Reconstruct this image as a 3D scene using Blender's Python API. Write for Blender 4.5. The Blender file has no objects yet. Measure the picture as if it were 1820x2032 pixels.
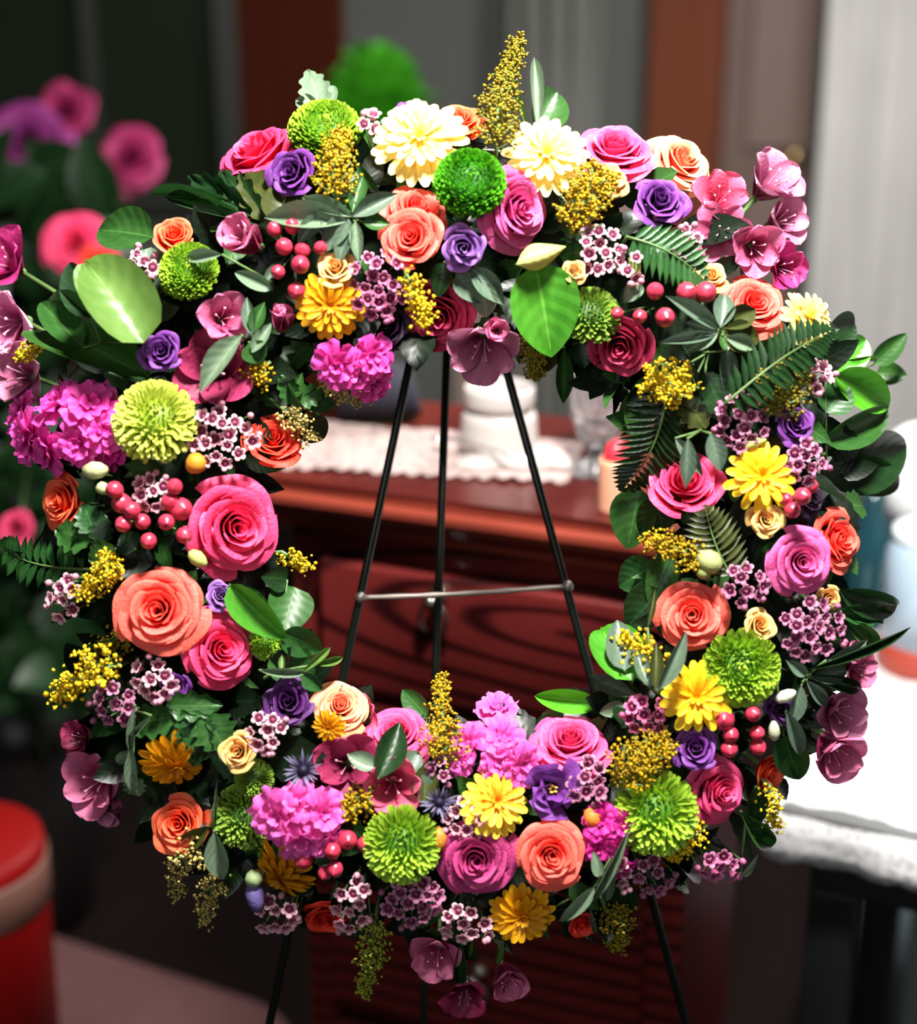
import bpy, math, random
from mathutils import Vector, Matrix, noise
from math import sin, cos, pi, sqrt, radians
random.seed(7)
sc = bpy.context.scene
C = bpy.context.collection
# ---------------------------------------------------------------- camera
PIT = radians(20); D = 1.10; S = 0.00035          # focus distance, metres per photo pixel at the wreath
C0 = Vector((0, 0, 1.15))                         # middle of the wreath's plane
X = Vector((1, 0, 0)); U = Vector((0, sin(PIT), cos(PIT))); N = Vector((0, -cos(PIT), sin(PIT)))
CAM = C0 + N * D
cd = bpy.data.cameras.new('camera'); cam = bpy.data.objects.new('camera', cd); C.objects.link(cam); sc.camera = cam
cam.location = CAM; cam.rotation_euler = (pi / 2 - PIT, 0, 0)
cd.sensor_fit = 'VERTICAL'; cd.sensor_height = 24.0
cd.lens = 24.0 / 2 / (2032 * S / 2 / D)
cd.clip_start = .02
cd.dof.use_dof = True; cd.dof.focus_distance = D - .05
cd.dof.aperture_fstop = (cd.lens / 1000) / .018
# ---------------------------------------------------------------- world, lights, exposure
w = bpy.data.worlds.new('room_air'); sc.world = w; w.use_nodes = True
w.node_tree.nodes['Background'].inputs[0].default_value = (.82, .86, .95, 1)
w.node_tree.nodes['Background'].inputs[1].default_value = .10
def area(name, loc, target, size, power, col=(1, 1, 1), shape='DISK'):
    l = bpy.data.lights.new(name, 'AREA'); l.energy = power; l.size = size; l.color = col; l.shape = shape
    o = bpy.data.objects.new(name, l); C.objects.link(o); o.location = loc
    o.rotation_euler = (Vector(target) - Vector(loc)).to_track_quat('-Z', 'Y').to_euler(); return o
area('ceiling_lamp_light', (.16, -.42, 2.36), (.02, .1, 1.2), .24, 44, (1, .97, .92))
area('room_fill_light', (-.6, -2.6, 2.1), (0, 0, 1.1), 1.2, 10, (.95, .97, 1))
area('side_room_light', (.95, 1.75, 2.4), (.75, 1.0, .7), .5, 40, (1, .98, .95))
sc.view_settings.view_transform = 'Standard'; sc.view_settings.look = 'None'
sc.view_settings.gamma = 1; sc.view_settings.use_curve_mapping = False
sc.view_settings.exposure = .80
sc.cycles.use_denoising = True
sc.cycles.max_bounces = 8; sc.cycles.transparent_max_bounces = 8
# ---------------------------------------------------------------- helpers
def ray(px, py): return (-N + X * ((px - 910) * S / D) + U * ((1016 - py) * S / D))
def hit_z(px, py, z):
    d = ray(px, py); return CAM + d * ((z - CAM.z) / d.z)
def hit_y(px, py, y):
    d = ray(px, py); return CAM + d * ((y - CAM.y) / d.y)
def on_ring(px, py, h=0.0):                       # photo position -> point h metres proud of the wreath's plane
    return CAM + ray(px, py) * (D - h)
RC = (905, 1068); RR = 592; HW = 300
def proud(px, py):
    dr = math.hypot(px - RC[0], py - RC[1]) - RR
    return .02 + .075 * sqrt(max(0, 1 - (dr / HW) ** 2))
def lean(px, py):                                 # how a stem pushed square into the ring leans
    dx, dy = px - RC[0], -(py - RC[1]); r = math.hypot(dx, dy) or 1
    k = max(-.75, min(.75, (r - RR) / HW * .8)); return dx / r * k, dy / r * k
def lin(h):
    h = h.lstrip('#'); c = [int(h[i:i + 2], 16) / 255 for i in (0, 2, 4)]
    return tuple(((x + .055) / 1.055) ** 2.4 if x > .04045 else x / 12.92 for x in c) + (1,)
_m = {}
def nd(nt, t, **k):
    n = nt.nodes.new(t)
    for a, b in k.items():
        if a in n.inputs: n.inputs[a].default_value = b
        else: setattr(n, a, b)
    return n
def petal_mat(base, rim, rough=.5, trans=.22, noise_amt=.12, sheen=0, bump=.15, spec=.35, lo=.25, hi=1.0):
    key = ('p', base, rim, rough, trans, noise_amt, bump, spec, lo, hi)
    if key in _m: return _m[key]
    m = bpy.data.materials.new('petal_' + base.strip('#')); m.use_nodes = True; nt = m.node_tree; nt.nodes.clear()
    at = nd(nt, 'ShaderNodeAttribute', attribute_name='v')
    tc = nd(nt, 'ShaderNodeTexCoord'); nz = nd(nt, 'ShaderNodeTexNoise', Scale=3.0, Detail=4.0)
    nt.links.new(tc.outputs['Object'], nz.inputs['Vector'])
    ad = nd(nt, 'ShaderNodeMath', operation='MULTIPLY_ADD'); ad.inputs[1].default_value = noise_amt * 2; 
    sb = nd(nt, 'ShaderNodeMath', operation='SUBTRACT'); sb.inputs[1].default_value = noise_amt
    nt.links.new(nz.outputs['Fac'], ad.inputs[0]); nt.links.new(at.outputs['Fac'], ad.inputs[2]); nt.links.new(ad.outputs[0], sb.inputs[0])
    rp = nd(nt, 'ShaderNodeValToRGB'); rp.color_ramp.elements[0].color = lin(base); rp.color_ramp.elements[1].color = lin(rim)
    rp.color_ramp.elements[0].position = lo; rp.color_ramp.elements[1].position = hi
    nt.links.new(sb.outputs[0], rp.inputs[0])
    b = nd(nt, 'ShaderNodeBsdfPrincipled', Roughness=rough); b.inputs['Specular IOR Level'].default_value = spec
    nt.links.new(rp.outputs[0], b.inputs['Base Color'])
    if bump:
        n2 = nd(nt, 'ShaderNodeTexNoise', Scale=14.0, Detail=3.0); nt.links.new(tc.outputs['Object'], n2.inputs['Vector'])
        bp = nd(nt, 'ShaderNodeBump', Strength=bump, Distance=.02); nt.links.new(n2.outputs['Fac'], bp.inputs['Height']); nt.links.new(bp.outputs[0], b.inputs['Normal'])
    o = nd(nt, 'ShaderNodeOutputMaterial')
    if trans:
        t = nd(nt, 'ShaderNodeBsdfTranslucent'); nt.links.new(rp.outputs[0], t.inputs['Color'])
        mx = nd(nt, 'ShaderNodeMixShader'); mx.inputs[0].default_value = trans
        nt.links.new(b.outputs[0], mx.inputs[1]); nt.links.new(t.outputs[0], mx.inputs[2]); nt.links.new(mx.outputs[0], o.inputs[0])
    else: nt.links.new(b.outputs[0], o.inputs[0])
    _m[key] = m; return m
def leaf_mat(col, vein, rough=.40, spec=.32):
    key = ('l', col, vein, rough)
    if key in _m: return _m[key]
    m = bpy.data.materials.new('leaf_' + col.strip('#')); m.use_nodes = True; nt = m.node_tree; nt.nodes.clear()
    au = nd(nt, 'ShaderNodeAttribute', attribute_name='u'); av = nd(nt, 'ShaderNodeAttribute', attribute_name='v')
    ab = nd(nt, 'ShaderNodeMath', operation='ABSOLUTE'); nt.links.new(au.outputs['Fac'], ab.inputs[0])
    mid = nd(nt, 'ShaderNodeMapRange'); mid.inputs[1].default_value = .02; mid.inputs[2].default_value = .09; mid.inputs[3].default_value = 1; mid.inputs[4].default_value = 0
    nt.links.new(ab.outputs[0], mid.inputs[0])
    m1 = nd(nt, 'ShaderNodeMath', operation='MULTIPLY'); m1.inputs[1].default_value = 40; nt.links.new(av.outputs['Fac'], m1.inputs[0])
    m2 = nd(nt, 'ShaderNodeMath', operation='MULTIPLY_ADD'); m2.inputs[1].default_value = -9; nt.links.new(ab.outputs[0], m2.inputs[0]); nt.links.new(m1.outputs[0], m2.inputs[2])
    sn = nd(nt, 'ShaderNodeMath', operation='SINE'); nt.links.new(m2.outputs[0], sn.inputs[0])
    tc = nd(nt, 'ShaderNodeTexCoord'); nz = nd(nt, 'ShaderNodeTexNoise', Scale=2.5, Detail=4.0); nt.links.new(tc.outputs['Object'], nz.inputs['Vector'])
    c1 = nd(nt, 'ShaderNodeMix', data_type='RGBA'); c1.inputs[6].default_value = lin(col); c1.inputs[7].default_value = lin(vein)
    k = nd(nt, 'ShaderNodeMath', operation='MULTIPLY_ADD'); k.inputs[1].default_value = .022; nt.links.new(sn.outputs[0], k.inputs[0])
    k2 = nd(nt, 'ShaderNodeMath', operation='MULTIPLY_ADD'); k2.inputs[1].default_value = .9; k2.inputs[2].default_value = -.25; nt.links.new(nz.outputs['Fac'], k2.inputs[0])
    nt.links.new(k2.outputs[0], k.inputs[2])
    mxx = nd(nt, 'ShaderNodeMath', operation='MAXIMUM'); mm = nd(nt, 'ShaderNodeMath', operation='MULTIPLY'); mm.inputs[1].default_value = .75
    nt.links.new(mid.outputs[0], mm.inputs[0]); nt.links.new(mm.outputs[0], mxx.inputs[0]); nt.links.new(k.outputs[0], mxx.inputs[1])
    cl = nd(nt, 'ShaderNodeClamp'); nt.links.new(mxx.outputs[0], cl.inputs[0]); nt.links.new(cl.outputs[0], c1.inputs[0])
    b = nd(nt, 'ShaderNodeBsdfPrincipled', Roughness=rough); b.inputs['Specular IOR Level'].default_value = spec
    nt.links.new(c1.outputs[2], b.inputs['Base Color'])
    bp = nd(nt, 'ShaderNodeBump', Strength=.05, Distance=.01); nt.links.new(sn.outputs[0], bp.inputs['Height']); nt.links.new(bp.outputs[0], b.inputs['Normal'])
    t = nd(nt, 'ShaderNodeBsdfTranslucent'); nt.links.new(c1.outputs[2], t.inputs['Color'])
    mx = nd(nt, 'ShaderNodeMixShader'); mx.inputs[0].default_value = .15
    nt.links.new(b.outputs[0], mx.inputs[1]); nt.links.new(t.outputs[0], mx.inputs[2])
    o = nd(nt, 'ShaderNodeOutputMaterial'); nt.links.new(mx.outputs[0], o.inputs[0]); _m[key] = m; return m
def plain(name, col, rough=.5, metal=0, col2=None, scale=20, trans=0, spec=.5, bump=0, stretch=(1, 1, 1), coat=0):
    key = (name, col)
    if key in _m: return _m[key]
    m = bpy.data.materials.new(name); m.use_nodes = True; nt = m.node_tree; b = nt.nodes['Principled BSDF']
    b.inputs['Roughness'].default_value = rough; b.inputs['Metallic'].default_value = metal; b.inputs['Specular IOR Level'].default_value = spec
    b.inputs['Transmission Weight'].default_value = trans; b.inputs['Coat Weight'].default_value = coat
    tc = nd(nt, 'ShaderNodeTexCoord'); mp = nd(nt, 'ShaderNodeMapping', Scale=stretch); nz = nd(nt, 'ShaderNodeTexNoise', Scale=scale, Detail=5.0)
    nt.links.new(tc.outputs['Object'], mp.inputs['Vector']); nt.links.new(mp.outputs[0], nz.inputs['Vector'])
    mx = nd(nt, 'ShaderNodeMix', data_type='RGBA'); mx.inputs[6].default_value = lin(col); mx.inputs[7].default_value = lin(col2 or col)
    nt.links.new(nz.outputs['Fac'], mx.inputs[0]); nt.links.new(mx.outputs[2], b.inputs['Base Color'])
    if bump:
        bp = nd(nt, 'ShaderNodeBump', Strength=bump, Distance=.01); nt.links.new(nz.outputs['Fac'], bp.inputs['Height']); nt.links.new(bp.outputs[0], b.inputs['Normal'])
    _m[key] = m; return m
def mesh(name, vs, fs, attr=None, smooth=True, attru=None):
    me = bpy.data.meshes.new(name); me.from_pydata([tuple(v) for v in vs], [], fs)
    if attr is not None: me.attributes.new('v', 'FLOAT', 'POINT').data.foreach_set('value', attr)
    if attru is not None: me.attributes.new('u', 'FLOAT', 'POINT').data.foreach_set('value', attru)
    if smooth: me.polygons.foreach_set('use_smooth', [True] * len(me.polygons))
    me.materials.append(None); me.update(); return me
def put(name, me, mat, parent=None, M=None, kind=None, label=None):
    o = bpy.data.objects.new(name, me); C.objects.link(o)
    if parent is not None: o.parent = parent
    if M is not None: o.matrix_local = M
    if mat is not None:
        o.material_slots[0].link = 'OBJECT'; o.material_slots[0].material = mat
    if kind: o['kind'] = kind
    if label: o['label'] = label
    return o
GROUPS = dict(rose='roses in the wreath', spray_rose='small yellow and peach spray roses in the wreath', lisianthus='purple lisianthus in the wreath', green_chrysanthemum='green chrysanthemums in the wreath', yellow_chrysanthemum='yellow and gold chrysanthemums in the wreath', stock_bloom='magenta stock blooms in the wreath', alstroemeria='pink alstroemerias in the wreath', waxflower_sprig='waxflower sprigs in the wreath', berry_sprig='red berry clusters in the wreath', goldenrod_plume='gold plumes in the wreath', leaf_sprig='leaf sprigs in the wreath', fern_frond='ferns in the wreath', flower_bud='buds in the wreath', sea_holly='sea holly heads in the wreath', twig_sprig='pale twigs in the wreath')
def tag(o, label, cat, group=None):
    o['label'] = label; o['category'] = cat
    if group: o['group'] = group
    return o
def thing(name, label, cat, M, group=None):
    o = bpy.data.objects.new(name, None); C.objects.link(o); o.matrix_world = M; o.empty_display_size = .01
    return tag(o, label, cat, group or GROUPS.get(name))
def frame(P, ax, roll=0.0, s=1.0):                # matrix with +Z along ax
    z = Vector(ax).normalized(); x = X - z * X.dot(z)
    if x.length < .05: x = U - z * U.dot(z)
    x.normalize(); y = z.cross(x)
    R = Matrix((x, y, z)).transposed().to_4x4() @ Matrix.Rotation(roll, 4, 'Z')
    return Matrix.Translation(P) @ R @ Matrix.Diagonal((s, s, s, 1))
def grid_faces(nu, nv, off=0):
    return [(off + j * nu + i, off + j * nu + i + 1, off + (j + 1) * nu + i + 1, off + (j + 1) * nu + i) for j in range(nv - 1) for i in range(nu - 1)]
def prof_fn(kind):
    return {'ovate': lambda v: sin(pi * min(1, v ** .72)) ** .8 if 0 < v < 1 else 0,
            'lance': lambda v: sin(pi * v ** .85) ** 1.1 if 0 < v < 1 else 0,
            'petal': lambda v: .28 + .72 * sin(pi / 2 * min(1, v / .7)) if v < .7 else sqrt(max(0, 1 - ((v - .7) / .3) ** 2.4)),
            'oblong': lambda v: (.45 + .55 * min(1, v / .5)) if v < .8 else sqrt(max(0, 1 - ((v - .8) / .2) ** 2)),
            'alstro': lambda v: (.26 + .74 * sin(pi / 2 * v / .66)) if v < .66 else max(.05, sqrt(max(0, 1 - ((v - .66) / .34) ** 2.2))),
            'fan': lambda v: .12 + .88 * v ** .8 if v < .86 else 1 - ((v - .86) / .14) ** 2 * .35,
            'lobed': lambda v: (sin(pi * min(1, v ** .8)) ** .7 * (.62 + .38 * abs(cos(v * 4.2 * pi)))) if 0 < v < 1 else 0}[kind]
def blade(kind, wd, phi0=0.0, bend=0.0, cup=0.0, nu=5, nv=8, wave=0.0, wf=3, x0=0.0, twist=0.0, seed=0):
    """surface along +X, width along Y, up Z; unit length"""
    f = prof_fn(kind); vs = []; av = []; au = []; x = x0; z = 0.0; pv = 0.0
    for j in range(nv):
        t_ = j / (nv - 1); v = 1 - (1 - t_) ** 1.7 if kind in ('oblong', 'petal', 'alstro') else t_; ph = phi0 + bend * v; dv = v - pv; pv = v
        if j: x += cos(ph) * dv; z += sin(ph) * dv
        p = max(f(v), .02 if kind not in ('oblong', 'petal') else .30)
        for i in range(nu):
            u = i / (nu - 1) * 2 - 1
            y = u * wd * p; h = cup * u * u * p + wave * v * sin(u * wf + seed * 1.7 + v * 3)
            tw = twist * v
            vs.append((x - sin(ph) * h, y * cos(tw), z + cos(ph) * h + y * sin(tw))); av.append(v); au.append(u)
    return vs, grid_faces(nu, nv), av, au
def blade_mesh(name, *a, **k):
    vs, fs, av, au = blade(*a, **k); return mesh(name, vs, fs, av, True, au)
def tube(pts, rad, n=6, closed=True):
    vs = []; fs = []; pts = [Vector(p) for p in pts]
    for k, p in enumerate(pts):
        t = (pts[min(k + 1, len(pts) - 1)] - pts[max(k - 1, 0)]).normalized()
        a = t.orthogonal().normalized() if k == 0 else (a - t * a.dot(t)).normalized()
        b = t.cross(a); r = rad[k] if isinstance(rad, (list, tuple)) else rad
        for i in range(n):
            q = 2 * pi * i / n; vs.append(p + a * (r * cos(q)) + b * (r * sin(q)))
    for k in range(len(pts) - 1):
        for i in range(n): fs.append((k * n + i, k * n + (i + 1) % n, (k + 1) * n + (i + 1) % n, (k + 1) * n + i))
    fs.append(tuple(range(n))[::-1]); fs.append(tuple((len(pts) - 1) * n + i for i in range(n)))
    return vs, fs
def tube_mesh(name, pts, rad, n=6):
    vs, fs = tube(pts, rad, n); return mesh(name, vs, fs, [.5] * len(vs), True, [.5] * len(vs))
def lathe(name, prof, n=32, smooth=True, flute=0, ff=12):
    vs = []; fs = []; m = len(prof)
    for r, z in prof:
        for i in range(n):
            q = 2 * pi * i / n; k = r * (1 + flute * cos(ff * q)); vs.append((k * cos(q), k * sin(q), z))
    for j in range(m - 1):
        for i in range(n): fs.append((j * n + i, j * n + (i + 1) % n, (j + 1) * n + (i + 1) % n, (j + 1) * n + i))
    if prof[0][0] > .0001: fs.append(tuple(range(n))[::-1])
    if prof[-1][0] > .0001: fs.append(tuple((m - 1) * n + i for i in range(n)))
    return mesh(name, vs, fs, [.5] * len(vs), smooth)
def box_mesh(name, x0, x1, y0, y1, z0, z1, bev=0.0):
    import bmesh
    bm = bmesh.new(); bmesh.ops.create_cube(bm, size=1)
    for v in bm.verts: v.co = Vector(((x0 + x1) / 2 + v.co.x * (x1 - x0), (y0 + y1) / 2 + v.co.y * (y1 - y0), (z0 + z1) / 2 + v.co.z * (z1 - z0)))
    if bev: bmesh.ops.bevel(bm, geom=bm.edges[:], offset=bev, segments=3, affect='EDGES', profile=.5)
    me = bpy.data.meshes.new(name); bm.to_mesh(me); bm.free(); me.materials.append(None); return me
def ball(name, r=1.0, nu=12, nv=8, zs=1.0):
    pr = [(max(r * sin(pi * j / (nv - 1)), 1e-5 if 0 < j < nv - 1 else 0), -r * zs * cos(pi * j / (nv - 1))) for j in range(nv)]
    pr[0] = (r * .02, pr[0][1]); pr[-1] = (r * .02, pr[-1][1]); return lathe(name, pr, nu)
# ================================================================ ROOM
def struct(name, me, mat, M=None):
    o = put(name, me, mat, None, M); o['kind'] = 'structure'; return o
BW = 3.1
struct('floor', box_mesh('floor', -2.6, 2.6, -3.2, BW + .1, -.1, 0), plain('dark_floor', '#0b0605', .9, 0, '#120908', 3, spec=.08))
struct('wall_back', box_mesh('wall_back', -2.6, 2.6, BW, BW + .1, 0, 2.7), plain('wall_paint', '#5a5b56', .8, 0, '#4c4f4b', 2))
struct('wall_left', box_mesh('wall_left', -2.7, -2.6, -3.2, BW + .1, 0, 2.7), plain('wall_dark', '#26302a', .8, 0, '#1d2520', 2))
struct('wall_right', box_mesh('wall_right', 2.6, 2.7, -3.2, BW + .1, 0, 2.7), plain('wall_light', '#b8b4b0', .8, 0, '#a8a6a2', 2))
struct('wall_front', box_mesh('wall_front', -2.6, 2.6, -3.3, -3.2, 0, 2.7), plain('wall_front_paint', '#6a6660', .8, 0, '#5c5954', 2))
struct('ceiling', box_mesh('ceiling', -2.6, 2.6, -3.2, BW + .1, 2.7, 2.8), plain('ceiling_paint', '#8a8884', .8, 0, '#7c7a76', 2))
def wx(px, py=300, y=BW): return hit_y(px, py, y).x
def band(name, p0, p1, col, col2, depth=.05, z0=0, z1=2.68, rough=.6, bev=.01):
    return box_mesh(name, wx(p0), wx(p1), BW - depth, BW - .001, z0, z1, bev), plain(name + '_m' + col, col, .8, 0, col2, 4, stretch=(8, 1, .6), spec=.1)
me, mt = band('trim_1', 470, 690, '#4e1a08', '#301006'); struct('trim_1', me, mt)
me, mt = band('trim_2', 1275, 1420, '#74402c', '#603222', .06); struct('trim_2', me, mt)
# window: dark glass between frame bars (behind the far left)
wn = bpy.data.objects.new('window_1', None); C.objects.link(wn); wn['kind'] = 'structure'
a, b = wx(-60), wx(465)
for n_, x0, x1, z0, z1 in (('window_frame', a - .06, a, .9, 2.3), ('window_frame', b - .03, b + .03, .9, 2.3), ('window_frame', (a + b) / 2 - .02, (a + b) / 2 + .02, .9, 2.3), ('window_sill', a - .08, b + .05, .86, .92), ('window_frame', a - .06, b + .03, 2.28, 2.34)):
    put(n_, box_mesh(n_, x0, x1, BW - .07, BW - .002, z0, z1, .004), plain('window_frame_paint', '#22261f', .5), wn)
for x0, x1 in ((a, (a + b) / 2 - .02), ((a + b) / 2 + .02, b - .03)):
    put('pane', box_mesh('pane', x0, x1, BW - .03, BW - .02, .92, 2.28), plain('night_glass', '#141d16', .15, 0, '#26301f', 2), wn)
# door with rails (plum grey), and curtain in folds
dr = bpy.data.objects.new('door_1', None); C.objects.link(dr); dr['kind'] = 'structure'
a, b = wx(1425), wx(1600)
put('door_leaf', box_mesh('door_leaf', a, b, BW - .045, BW - .001, 0, 2.1, .004), plain('door_paint', '#6e5850', .6, 0, '#5e4b44', 3), dr)
for z0, z1 in ((.2, .9), (1.02, 1.95)):
    put('door_panel', box_mesh('door_panel', a + .06, b - .05, BW - .06, BW - .044, z0, z1, .006), plain('door_panel_paint', '#75605a', .6), dr)
put('door_handle', ball('door_handle_ball', .03), plain('door_brass', '#a08a60', .3, 1), dr, Matrix.Translation((b - .05, BW - .09, 1.0)))
def curtain(name, p0, p1, col, col2, y, z0, z1, label, folds=9, amp=.035):
    x0, x1 = hit_y(p0, 300, y).x, hit_y(p1, 300, y).x
    vs = []; nx = folds * 10 + 1; nz = 12
    for j in range(nz):
        for i in range(nx):
            t = i / (nx - 1); vs.append((x0 + (x1 - x0) * t, y + amp * sin(t * folds * 2 * pi) * (.6 + .4 * j / nz) + .01 * sin(t * 23 + j), z0 + (z1 - z0) * j / (nz - 1)))
    t_ = thing(name, label, 'curtain', Matrix.Identity(4))
    o = put('curtain_cloth', mesh(name, vs, grid_faces(nx, nz)), plain(name + '_cloth', col, .85, 0, col2, 6), t_)
    sd = o.modifiers.new('s', 'SOLIDIFY'); sd.thickness = .004
    put('curtain_rod', tube_mesh('rod', [(x0 - .1, y, z1 + .012), (x1 + .1, y, z1 + .012)], .012, 10), plain('rod_metal', '#55504a', .4, 1), t_)
    for px_ in (x0 - .08, x1 + .08):
        put('rod_bracket', box_mesh('rod_bracket', px_ - .01, px_ + .01, y, BW, z1, z1 + .024), plain('rod_metal', '#55504a', .4, 1), t_)
curtain('grey_curtain', 1010, 1190, '#6e6e6a', '#646560', BW - .12, .05, 2.3, 'grey curtain left of the brown wooden post, far behind the wreath', 4, .015)
curtain('white_curtain', 1625, 2000, '#cfccca', '#bdbab8', BW - .14, .05, 2.35, 'pale grey-white curtain hanging right of the post, far behind', 7, .012)
struct('trim_3', box_mesh('trim_3', wx(900), wx(1300), BW - .03, BW - .001, 0, 1.0, .004), plain('mauve_wainscot', '#9c8880', .7, 0, '#8a766e', 3))
# rug
ra, rc_ = hit_z(-60, 1815, 0), hit_z(640, 2045, 0); rdx = (rc_ - ra).normalized(); rdy = Vector((rdx.y, -rdx.x, 0)); rl = (rc_ - ra).length
vs = []; n4 = 8; cor = ((0, 0, 180), (rl, 0, 270), (rl, 1, 0), (0, 1, 90)); rad_ = .12; WR = .62
for zl in (.001, .013):
    for cx_, cy_, a0 in ((rad_, rad_, 180), (rl - rad_, rad_, 270), (rl - rad_, WR - rad_, 0), (rad_, WR - rad_, 90)):
        for k in range(n4 + 1):
            q = radians(a0 + 90 * k / n4); p = ra + rdx * (cx_ + rad_ * cos(q)) + rdy * (cy_ + rad_ * sin(q)); vs.append((p.x, p.y, zl))
nn_ = 4 * (n4 + 1); fs = [(i, (i + 1) % nn_, nn_ + (i + 1) % nn_, nn_ + i) for i in range(nn_)] + [tuple(range(nn_, 2 * nn_))]
put('floor_rug', mesh('floor_rug', vs, fs, smooth=False), plain('rug_pile', '#5c3a3a', .95, 0, '#482c2c', 25, bump=.4))
tag(bpy.data.objects['floor_rug'], 'dusty pink brown rug on the dark floor under the left of the wreath', 'rug')
# ---------------------------------------------------------------- dresser
def wood(name, c1, c2, scale=14, loc=(0, 0, 0), rough=.28, dist=6):
    m = bpy.data.materials.new(name); m.use_nodes = True; nt = m.node_tree; b = nt.nodes['Principled BSDF']; b.inputs['Roughness'].default_value = rough
    tc = nd(nt, 'ShaderNodeTexCoord'); mp = nd(nt, 'ShaderNodeMapping', Scale=(.50, .2, 2.2), Location=loc); wv = nd(nt, 'ShaderNodeTexWave', wave_type='RINGS', rings_direction='Y', Scale=scale, Distortion=dist, Detail=3.0)
    wv.inputs['Detail Scale'].default_value = 1.2
    nt.links.new(tc.outputs['Object'], mp.inputs['Vector']); nt.links.new(mp.outputs[0], wv.inputs['Vector'])
    r = nd(nt, 'ShaderNodeValToRGB'); e = r.color_ramp.elements; e[0].color = lin(c2); e[1].color = lin(c1); e[0].position = .02; e[1].position = .4
    nt.links.new(wv.outputs['Fac'], r.inputs[0]); nt.links.new(r.outputs[0], b.inputs['Base Color']); return m
ZT = 1.035
A = hit_z(766, 978, ZT); B = hit_z(1229, 1040, ZT)
ex = (B - A); ex.z = 0; ex.normalize(); ey = Vector((-ex.y, ex.x, 0))     # along the front, into the depth
L0 = -.15; L1 = (B - A).length + .10; DEP = .30
MD = Matrix((ex, ey, Vector((0, 0, 1)))).transposed().to_4x4(); MD.translation = Vector((A.x, A.y, 0))
dres = thing('dresser', 'dark mahogany dresser with moulded top edge and wavy wood grain behind the easel', 'dresser', MD)
from mathutils.geometry import intersect_line_plane
pt = MD.inverted() @ intersect_line_plane(CAM, CAM + ray(1135, 1262) * 5, MD @ Vector((0, .018, 0)), MD.to_3x3() @ Vector((0, 1, 0)))
mw = wood('mahogany', '#6c2422', '#2c0b0c', 6.5, (-pt.x * .5, 0, -pt.z * 2.2), dist=2.2); mtop = wood('mahogany_top', '#86382a', '#4c1612', 4, dist=3)
# moulded top: profile extruded along the front and ends
pr = [(0, 0), (0, -.012), (-.006, -.016), (-.006, -.022), (.002, -.028), (.010, -.040), (.012, -.050), (.022, -.056)]
vs = []; fs = []
for d_, z_ in pr:
    vs += [(L0 + d_, DEP, ZT + z_), (L0 + d_, d_, ZT + z_), (L1 - d_, d_, ZT + z_), (L1 - d_, DEP, ZT + z_)]
for k in range(len(pr) - 1):
    for i in range(3): fs.append((k * 4 + i, k * 4 + i + 1, (k + 1) * 4 + i + 1, (k + 1) * 4 + i))
    fs.append((k * 4 + 3, k * 4, (k + 1) * 4, (k + 1) * 4 + 3))
fs.append((3, 2, 1, 0)); n_ = len(pr) * 4; fs.append((n_ - 4, n_ - 3, n_ - 2, n_ - 1))
put('dresser_top', mesh('dresser_top', vs, fs, smooth=False), mtop, dres)
put('carcass', box_mesh('carcass', L0 + .03, L1 - .03, .035, DEP, .08, ZT - .055, .003), mw, dres)
gw = L1 - L0 - .12; zz = ZT - .085
rows = [(.150, 1), (.18, 1), (.20, 1), (.20, 1), (.16, 1)]
knobs = []
for h, nn in rows:
    for k in range(nn):
        x0 = L0 + .06 + k * gw / nn + .006; x1 = L0 + .06 + (k + 1) * gw / nn - .006
        d_ = put('drawer', box_mesh('drawer', x0, x1, .018, .06, zz - h + .012, zz, .006), mw, dres)
        knobs.append((d_, (x0 + x1) / 2, zz - h / 2))
    zz -= h + .004
silver = plain('pull_silver', '#cfc6bd', .25, 1)
kp = MD.inverted() @ hit_y(870, 1182, 0)
from mathutils.geometry import intersect_line_plane
pt = intersect_line_plane(CAM, CAM + ray(870, 1180) * 5, MD @ Vector((0, .018, 0)), MD.to_3x3() @ Vector((0, 1, 0)))
kl = MD.inverted() @ pt
for i, (d_, kx, kz) in enumerate(knobs):
    if i in (0, 1) and False: pass
    if abs(kx - kl.x) < gw / 4 and abs(kz - kl.z) < .12: kx, kz = kl.x, kl.z
    pl = put('drawer_pull', lathe('pull_plate', [(.010, 0), (.010, .003), (.005, .005), (.004, .014), (.009, .018), (.007, .024), (0, .026)], 16), silver, d_, Matrix.Translation((kx, .018, kz)) @ Matrix.Rotation(pi / 2, 4, 'X'))
    for s_ in (-1, 1):
        pass
    put('drop_handle', tube_mesh('drop_handle', [(kx + .014 * sin(t), .004 - .0, kz - .004 - .016 * (1 - cos(t))) for t in [-2.6 + 5.2 * q / 14 for q in range(15)]], .0028, 8), silver, d_)
for x0 in (L0 + .03, L1 - .09):
    for y0 in (.04, DEP - .06):
        put('leg', box_mesh('leg', x0, x0 + .06, y0, y0 + .06, 0, .08, .006), mw, dres)
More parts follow.
